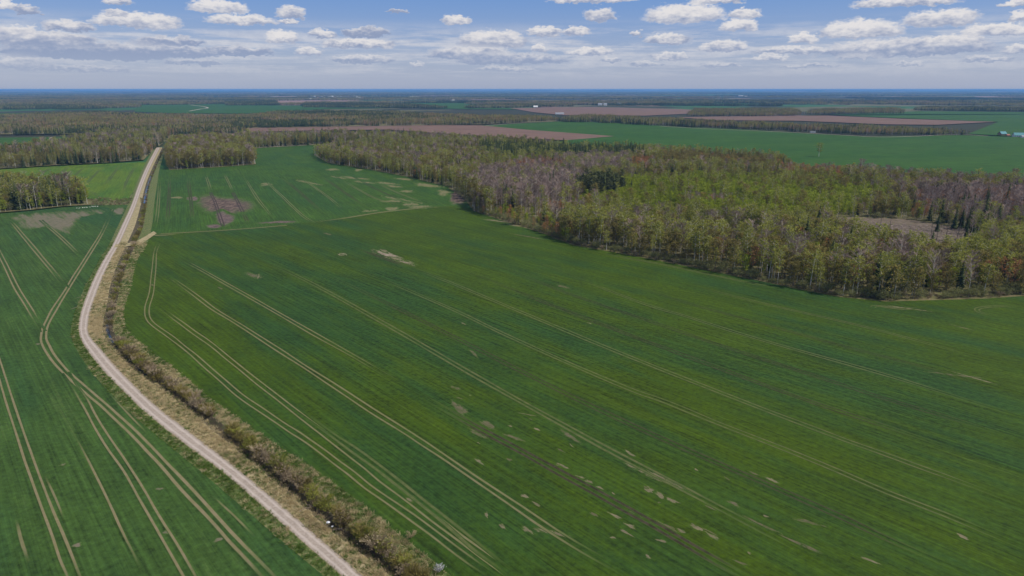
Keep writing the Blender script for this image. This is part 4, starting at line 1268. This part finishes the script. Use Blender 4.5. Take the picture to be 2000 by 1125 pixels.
far_wood(FB, (('olive', 4), ('mixed', 3), ('purple', 1), ('dark', 2)), 40, 'long tree belt behind the deep green field')
far_wood([(1350, 228), (1556, 227), (1550, 216), (1362, 216)], (('olive', 1),), 42, 'rectangular wood standing in the distant fields, larger of two')
far_wood([(1580, 224), (1765, 222), (1750, 215), (1600, 217)], (('olive', 3), ('mixed', 1)), 42, 'rectangular wood standing in the distant fields, smaller of two')
far_wood([(1790, 216), (2300, 221), (2300, 214), (1800, 212)], (('mixed', 2), ('dark', 2)), 42, 'distant tree belt at the right edge')
far_wood([(900, 212), (1000, 211), (1120, 208), (1060, 204), (940, 207)], (('mixed', 2), ('dark', 2)), 48, 'distant tree belt left of the pink ploughed field')
far_wood([(590, 210), (790, 211), (880, 212), (800, 206), (680, 203), (600, 204)], (('fir', 2), ('dark', 1)), 48, 'distant dark fir wood near the village')
far_wood([(440, 206), (540, 206), (535, 198), (445, 200)], (('fir', 1), ('dark', 1)), 48, 'distant dark fir wood left of the village')
far_wood([(-300, 216), (0, 214), (180, 213), (268, 210), (262, 202), (60, 204), (-300, 206)], MX, 55, 'broad distant forest at the left', 1.3, 1.1)
far_wood([(-300, 203), (0, 202), (240, 199), (250, 190), (0, 190), (-300, 192)], MX, 90, 'hazy forest near the horizon at the left', 2.1, 1.2)
# blue hazy woods out to the horizon
BANDS = []
for k in range(170):
    d0 = 5000 * (6.0 ** rng.uniform(0, 1)) * rng.uniform(.9, 1.1)
    a0 = rng.uniform(-42, 42)
    ln, dp = d0 * rng.uniform(.04, .20), d0 * rng.uniform(.010, .040)
    c0 = np.array([math.sin(R(a0)), math.cos(R(a0))]) * d0
    u0 = np.array([math.cos(R(a0)), -math.sin(R(a0))]); v0 = np.array([math.sin(R(a0)), math.cos(R(a0))])
    ring = []
    for j in range(14):
        an = 2 * math.pi * j / 14
        ring.append(tuple(c0 + u0 * math.cos(an) * ln * rng.uniform(.7, 1.1) + v0 * math.sin(an) * dp * rng.uniform(.6, 1.1)))
    BANDS.append((ring, d0))
qs, ps, ss = [], [], []
for ring, d0 in BANDS:
    sp_ = d0 / 75.0
    q = jitter_grid(ring, sp_)
    if not len(q):
        continue
    kind = rng.choice(['dark', 'mixed', 'fir', 'olive', 'purple'], p=[.3, .25, .15, .2, .1])
    qs.append(q)
    ps += [CINDEX[(kind, int(rng.integers(3)))] for _ in q]
    s0 = sp_ / 42.0
    ss += [(s0, s0, rng.uniform(1.0, 1.35)) for _ in q]
qs = np.vstack(qs)
scatter('woodland', np.column_stack([qs, np.full(len(qs), -1.6)]), ps, rng.uniform(0, 6.28, len(qs)), ss, 'blue hazy woods scattered out to the horizon', 'woodland')


# low wooded ridges far out make the skyline uneven
for k_, (a0, a1, dd, hm_, lab) in enumerate(((-46, -14, 36000, 70, 'low blue ridge on the horizon at the left'), (-18, 20, 44000, 92, 'low blue ridge on the horizon at the centre'), (14, 46, 39000, 78, 'low blue ridge on the horizon at the right'))):
    na = 90
    vs, fs = [], []
    ph = rng.uniform(0, 6.28, 4)
    for i in range(na + 1):
        u = i / na
        an = R(a0 + (a1 - a0) * u)
        env = math.sin(math.pi * u) ** .5
        hh = hm_ * env * (.62 + .16 * math.sin(u * 17 + ph[0]) + .12 * math.sin(u * 41 + ph[1]) + .08 * math.sin(u * 97 + ph[2])) + rng.uniform(0, 4)
        for dr_, hz_ in ((-2500, 0), (-700, .8), (0, 1.0), (800, .75), (2600, 0)):
            r_ = dd + dr_
            vs.append((math.sin(an) * r_, math.cos(an) * r_, -1.6 + max(0.0, hh * hz_)))
    for i in range(na):
        for j in range(4):
            q_ = i * 5 + j
            fs.append((q_, q_ + 5, q_ + 6, q_ + 1))
    o = mesh_obj('hills', vs, fs, M['land'], smooth=True)
    if o.data.polygons[1].normal.z < 0:
        o.data.flip_normals()
    tag(o, lab, 'hills', kind='structure')


# ================================================================ buildings
def house(px, py, w, d, h, rz, wall, roof, label, group=None, name='farm_house', cat='house', rise=None, detail=False, xy=None):
    x, y = xy or G(px, py)
    r = empty(name, (x, y, 0.0), rz)
    tag(r, label, cat, group)
    a, b = w / 2, d / 2
    rise = rise or d * .42
    mesh_obj('wall', [(-a, -b, 0), (a, -b, 0), (a, b, 0), (-a, b, 0), (-a, -b, h), (a, -b, h), (a, b, h), (-a, b, h), (-a, 0, h + rise - .15), (a, 0, h + rise - .15)],
             [(0, 1, 5, 4), (1, 2, 6, 9, 5), (2, 3, 7, 6), (3, 0, 4, 8, 7)], M[wall], r)
    e = .06 * d + .15
    t_ = .25
    zz = h - e * rise / b
    rv = []
    for dz in (0, t_):
        rv += [(-a - e, -b - e, zz + dz), (a + e, -b - e, zz + dz), (a + e, 0, h + rise + dz), (-a - e, 0, h + rise + dz), (-a - e, b + e, zz + dz), (a + e, b + e, zz + dz)]
    rf = mesh_obj('roof', rv, [(6, 7, 8, 9), (9, 8, 11, 10), (1, 0, 3, 2), (2, 3, 4, 5), (0, 1, 7, 6), (5, 4, 10, 11), (0, 6, 9, 3), (3, 9, 10, 4), (1, 2, 8, 7), (2, 5, 11, 8)], M[roof], r)
    if detail:
        c = .35
        mesh_obj('chimney', [(x_ + w * .2, y_, z_) for z_ in (h + rise * .6, h + rise + 1.2) for (x_, y_) in ((-c, -c), (c, -c), (c, c), (-c, c))],
                 [(0, 1, 5, 4), (1, 2, 6, 5), (2, 3, 7, 6), (3, 0, 4, 7), (4, 5, 6, 7)], M['brick'], rf)
        n = max(2, int(w / 3.2))
        for k in range(n):
            xc = -a + (k + .5) * w / n
            zb, zt, hw_ = (.05, 2.1, .5) if k == n // 2 else (1.0, 2.3, .6)
            mesh_obj('door' if k == n // 2 else 'window', [(xc - hw_, -b - .03, zb), (xc + hw_, -b - .03, zb), (xc + hw_, -b - .03, zt), (xc - hw_, -b - .03, zt), (xc - hw_, -b + .1, zb), (xc + hw_, -b + .1, zb), (xc + hw_, -b + .1, zt), (xc - hw_, -b + .1, zt)],
                     [(0, 1, 2, 3), (0, 4, 5, 1), (1, 5, 6, 2), (2, 6, 7, 3), (3, 7, 4, 0)], M['dark'], r)
    return r


house(1957, 264, 15, 10, 3.6, .25, 'brick', 'teal_roof', 'teal-roofed farmhouse at the right edge, left one of two', detail=True, rise=4.5)
house(1988, 267, 19, 11, 3.6, -.15, 'white', 'teal_roof', 'larger teal-roofed farmhouse at the right edge of the picture', detail=True, rise=5)
house(1998, 269, 9, 6, 2.6, .1, 'white', 'grey_roof', 'small white outbuilding in front of the larger teal-roofed farmhouse', cat='outbuilding', name='outbuilding', detail=True)
house(1968, 266, 7, 5, 2.4, .1, 'brick', 'red_roof', 'small brown shed between the two teal-roofed farmhouses', cat='shed', name='shed')
house(1555, 256, 10, 7, 3, .3, 'white', 'grey_roof', 'small white hut at the foot of the tree belt, left one', cat='hut', name='hut')
house(1587, 259, 12, 5, 2.4, .05, 'white', 'grey_roof', 'low white trailer beside the farm road before the tree belt', cat='trailer', name='trailer', rise=.4)
house(1093, 224, 34, 11, 4, .05, 'white', 'grey_roof', 'long white barn on the distant pink ploughed field', cat='barn', name='barn')
for k, (x, y, w, lab) in enumerate(((1172, 206, 26, 'left'), (1182, 206, 20, 'middle'), (1209, 205, 30, 'right'))):
    house(x, y, w, 16, 7, .1 * k, 'white', 'grey_roof', 'distant white farm building right of centre, %s one of three' % lab, 'three white farm buildings right of centre', 'farm_building', 'farm building')
house(990, 210, 26, 14, 5, .1, 'brick', 'red_roof', 'distant reddish farmhouse in the tree belt left of the pink field')
house(1046, 210, 24, 12, 5, .0, 'white', 'white', 'small distant white barn above the left end of the pink field', cat='barn', name='barn')
for x, y, w, lab in ((810, 191, 190, 'long white shed on the horizon plain, leftmost of the row'), (852, 190, 130, 'white shed right of the longest one near the horizon'), (885, 192, 150, 'white shed at the right end of the horizon row'),
                     (535, 191, 150, 'long pale shed near the horizon left of the village'), (1447, 188, 120, 'bright white building group near the horizon at the right'), (1457, 189, 70, 'small white shed right of the bright horizon building'), (1610, 180, 260, 'thin white building on the horizon at the right'),
                     (740, 209, 40, 'white farm building in front of the dark fir wood'), (885, 197, 40, 'small pale barn below the row of horizon sheds'), (1845, 204, 40, 'small pale house among hazy trees at the right')):
    x_, y_ = G(x, y)
    house(x, y, w * .6, max(14, w * .15), 5 + w * .03, 0, 'stone', 'stone', lab, None, 'white_shed', 'shed', rise=4)
VW = ('pale', 'grey-roofed', 'red-roofed')
for k in range(26):
    x, y = rng.uniform(606, 715), rng.uniform(189, 194.5)
    house(x, y, rng.uniform(16, 30), 14, rng.uniform(6, 12), rng.uniform(-.6, .6), 'white', ('white', 'grey_roof', 'red_roof')[k % 3], '%s village house far off near the horizon, above the fir wood' % VW[k % 3], '%s houses of the distant village' % VW[k % 3], 'village_house', 'house')

# ================================================================ lone trees and field-side things
x, y = G(1599, 306)
single_tree('birch', 1, x, y, .4, 2.5, 1.2, 'lone broad pale green tree at the back edge of the right-hand wood', name='lone_tree', cat='tree')
x, y = G(217, 318)
single_tree('bare_tree', 1, x, y, .4, .8, .9, 'single pale birch trunk standing before the long left wood', name='birch', cat='birch')
x, y = G(186, 317)
single_tree('spruce', 1, x, y, .4, 1.0, .75, 'single dark spruce at the edge of the bright left field')
for k, (x, y, s_) in enumerate(((1885, 470, .9), (1830, 452, .85), (1863, 448, .95), (1960, 470, 1.1), (1912, 452, .8))):
    x_, y_ = G(x, y)
    single_tree('spruce', k % 3, x_, y_, k, s_, s_, 'dark spruce behind the felled clearing, number %s from the left' % ('four', 'one', 'two', 'five', 'three')[k])
x, y = G(857, 1118)
single_tree('ditch_shrub', 1, x, y, .3, .62, .62, 'white blossoming bush at the end of the ditch hedge', name='blossom_bush', cat='bush', crown_mat=M['blossom'])
x, y = G(803, 1050)
single_tree('ditch_shrub', 2, x, y, .3, .7, .45, 'pale dead twiggy bush in the field margin near the bottom edge', name='dead_bush', cat='bush', crown_mat=M['straw'])
x, y = G(279, 403)
single_tree('alder', 1, x, y, .4, .5, .55, 'small tree beside the far road casting its shadow across the gravel', name='roadside_tree', cat='tree')
for px_, py_ in ((957, 246),):
    x, y = G(px_, py_)
    r = empty('utility_pole', (x, y, 0))
    tag(r, 'thin utility pole at the left end of the deep green field', 'pole')
    mesh_obj('post', *tube([(0, 0, 0), (0, 0, 16)], [.35, .22], 6), M['pole'], r)
    mesh_obj('crossarm', *tube([(-2, 0, 14.6), (2, 0, 14.6)], [.14, .14], 4), M['pole'], r)

# hedge of scrub along the ditch
SECT = ((420, 'beside the far straight of the road'), (500, 'before the stony track over the ditch'), (610, 'between the stony track and the road bend'), (700, 'at the road bend'), (800, 'just below the road bend'), (930, 'halfway down the near ditch'), (1040, 'on the near ditch above the white scraps'), (1300, 'at the bottom edge of the picture'))
acc, last = 0.0, LINES[5][0]
nshrub = 0
for i in range(NL):
    p = LINES[5][i]
    acc += np.linalg.norm(p - last); last = p
    yy = ROWY[i]
    step = 16.0 if yy < 410 else 6.0 if yy < 560 else 3.6 if yy < 640 else 2.2
    if 612 < yy < 664 and yy > 622:
        step = 6.0
    if yy > 1160 or yy < 300:
        continue
    while acc > step:
        acc -= step
        for side in ((.30, .62) if yy > 665 else (.35,)):
            u = side + rng.uniform(-.16, .2)
            q = p * (1 - u) + LINES[6][i] * u + (LINES[7][i] - LINES[6][i]) * (.16 if yy > 665 else .1) * rng.uniform(0, 1) + rng.normal(0, .35, 2)
            sec = next(w for lim, w in SECT if yy < lim)
            gr = rng.random()
            s_ = rng.uniform(.66, 1.2) * (1.0 if yy > 665 else .9)
            gap = math.sin(q[0] / 6.3) + math.sin(q[1] / 4.1 + 2) + .6 * math.sin((q[0] - q[1]) / 2.7)
            if gap < -1.25 and yy > 560:
                continue
            if gr < .40:
                cm, lk = M['olive'], 'olive green'
            elif gr < .62:
                cm, lk = M['birch'], 'yellow green'
            else:
                cm, lk = None, 'brown twiggy'
            sz_ = 'tall ' if s_ > 1.02 else 'low ' if s_ < .82 else ''
            lab = '%s%s ditch bush %s' % (sz_, lk, sec)
            single_tree('ditch_shrub', int(rng.integers(4)), q[0], q[1], rng.uniform(0, 6.28), s_ * 1.05, s_, lab, 'group of ' + lab, z=-.45, crown_mat=cm)
            nshrub += 1


def rock(name, x, y, s, mat, label, cat, z=0.0, flat=.6, group=None):
    rs = np.random.default_rng(int(abs(x * 13 + y * 7)) % 99999)
    vs, fs = [(0, 0, s * flat * .9)], []
    for j, (rr, zz) in enumerate(((.55, .75), (.95, .35), (.9, 0.0))):
        for k in range(7):
            a = 2 * math.pi * k / 7
            q = s * rr * rs.uniform(.75, 1.2)
            vs.append((q * math.cos(a), q * math.sin(a), max(0, zz * s * flat * rs.uniform(.8, 1.2)) if zz else 0))
    for k in range(7):
        k2 = (k + 1) % 7
        fs.append((0, 1 + k, 1 + k2))
        for j in range(2):
            fs.append((1 + 7 * j + k, 8 + 7 * j + k, 8 + 7 * j + k2, 1 + 7 * j + k2))
    o = mesh_obj(name, vs, fs, mat)
    o.location = (x, y, z)
    return tag(o, label, cat, group)


for k in range(12):
    x, y = G(150 + 3.6 * k + rng.normal(0, .8), 406.5 - .28 * k + rng.normal(0, .4), 0)
    rock('boulder', x, y, rng.uniform(.35, .7), M['stone'], 'pale boulder in the row at the top edge of the left field', 'stone', .03, group='row of pale boulders by the left wood')
for (px_, py_, s_, mt, lab) in ((641, 1021, .8, 'scrap', 'larger white scrap lying on the dry verge by the ditch'), (649, 1029, .5, 'scrap', 'small white scrap beside the larger one on the verge'), (717, 1102, .42, 'blue_scrap', 'pale blue scrap on the verge near the bottom edge'),
                                (497, 893, .35, 'scrap', 'tiny white scrap in the ditch halfway down')):
    x, y = G(px_, py_)
    rock('plastic_scrap', x, y, s_ * .6, M[mt], lab, 'litter', .10, flat=.3)


def branch(px_, py_, ln, rz, label, name='fallen_branch', r=.09, mat='log'):
    x, y = G(px_, py_)
    S = Shape()
    S.add(*tube([(-ln / 2, 0, r), (0, .1 * ln, r * 2), (ln / 2, 0, r)], [r, r * .8, r * .4], 5))
    for k in range(3):
        b = np.array([(-.2 + .25 * k) * ln, .06 * ln, r * 1.6])
        S.add(*tube([b, b + np.array([.2 * ln, (-1) ** k * .22 * ln, .15])], [r * .5, r * .15], 4))
    o = mesh_obj(name, S.v, S.f, M[mat])
    o.location, o.rotation_euler = (x, y, .14), (0, 0, rz)
    tag(o, label, 'branch')


branch(598, 996, 3.4, .6, 'dead grey branch on the verge above the white scraps')
branch(606, 990, 2.4, -.5, 'smaller dead branch crossing the grey one on the verge')
branch(660, 1036, 2.2, .2, 'dry stick on the verge right below the white scraps')

# felled clearing: lying timber and a few trunks left standing
cut_poly = gpts(CUT)
q = jitter_grid(cut_poly, 2.6)
S = Shape()
for p in q[:1500]:
    ln, an = rng.uniform(1.5, 6), rng.normal(.4, .7)
    d = np.array([math.cos(an), math.sin(an), rng.normal(0, .08)]) * ln / 2
    c = np.array([p[0], p[1], .55 + rng.uniform(0, .3)])
    S.add(*tube([c - d, c + d], [rng.uniform(.10, .22), rng.uniform(.06, .14)], 4))
lg = mesh_obj('brushwood', S.v, S.f, M['log'])
tag(lg, 'felled trunks and brushwood strewn over the brown clearing', 'brushwood', kind='stuff')
for k, (px_, py_, hh, nm) in enumerate(((1718, 452, 14, 'first'), (1737, 452, 10, 'second'), (1818, 462, 13, 'third'), (1829, 470, 15, 'fourth'), (1848, 464, 12, 'fifth'), (1868, 470, 15, 'sixth'), (1636, 432, 12, 'seventh'), (1586, 434, 13, 'eighth'))):
    x, y = G(px_, py_)
    r = empty('dead_tree', (x, y, .4))
    tag(r, 'thin bare trunk left standing in the felled clearing, %s' % ('leftmost of all' if nm == 'eighth' else 'second from the left' if nm == 'seventh' else ('third', 'fourth', 'fifth', 'sixth', 'seventh', 'rightmost')[k] + (' from the left' if k < 5 else '')), 'tree')
    lean = rng.normal(0, .5, 2)
    mesh_obj('trunk', *tube([(0, 0, 0), (lean[0] * .4, lean[1] * .4, hh * .5), (lean[0], lean[1], hh)], [.22, .16, .05], 6), M['bark_grey'], r)
    for j in range(5):
        z_ = hh * rng.uniform(.55, .95); an = rng.uniform(0, 6.28)
        b = np.array([lean[0] * z_ / hh, lean[1] * z_ / hh, z_])
        mesh_obj('branch', *tube([b, b + np.array([math.cos(an), math.sin(an), .7]) * rng.uniform(.5, 1.2)], [.05, .02], 3), M['bark_grey'], r)

# ================================================================ grass tufts on verge and margin
pts, pick = [], []
for i in range(NL - 1):
    yy = ROWY[i]
    if yy < 470 or yy > 1160:
        continue
    seg = np.linalg.norm(LINES[3][i + 1] - LINES[3][i])
    for (k0, k1, dens, straw) in ((3, 4, 2.2, .80), (6, 7, 2.2, .42), (0, 2, 1.3, .02), (4, 5, .9, .6)):
        wd = np.linalg.norm(LINES[k1][i] - LINES[k0][i])
        for _ in range(rng.poisson(seg * wd * dens * (1.0 if yy > 600 else .6))):
            u, v_ = rng.uniform(.04, .97), rng.uniform(0, 1)
            a = LINES[k0][i] * (1 - v_) + LINES[k0][i + 1] * v_
            b = LINES[k1][i] * (1 - v_) + LINES[k1][i + 1] * v_
            p = a * (1 - u) + b * u
            z_ = LZ[k0] * (1 - u) + LZ[k1] * u
            patchy = math.sin(p[0] / 5.1) + math.sin(p[1] / 7.3 + 1) + math.sin((p[0] + p[1]) / 3.1)
            isstraw = rng.random() < min(.98, max(.02, straw + (.16 if k0 else .06) * patchy))
            pts.append((p[0], p[1], z_)); pick.append(TINDEX[('straw' if isstraw else 'green', int(rng.integers(3)))])
pts = np.array(pts)
n = len(pts)
ss = rng.uniform(.6, 1.5, (n, 1)) * np.ones((1, 3)) * np.array([1.15, 1.15, .85])
scatter('roadside_grass', pts, pick, rng.uniform(0, 6.28, n), ss, 'dry straw and green grass tufts along road and ditch', 'grass')

# ================================================================ air
HB = 61500.0
hm, ht = new_mat('blue_haze')
pv = ht.n('ShaderNodeVolumePrincipled', {'Color': (0.22, 0.50, 0.99), 'Density': 0.000048, 'Anisotropy': 0.0})
ho = ht.n('ShaderNodeOutputMaterial')
ht.t.links.new(pv.outputs[0], ho.inputs['Volume'])
hz = mesh_obj('haze', [(x, y, z) for z in (-3.0, 106.0) for (x, y) in ((-HB, -3500), (HB, -3500), (HB, HB), (-HB, HB))],
              [(3, 2, 1, 0), (4, 5, 6, 7), (0, 1, 5, 4), (1, 2, 6, 5), (2, 3, 7, 6), (3, 0, 4, 7)], hm)
tag(hz, 'thin blue air haze over the whole countryside', 'haze', kind='stuff')
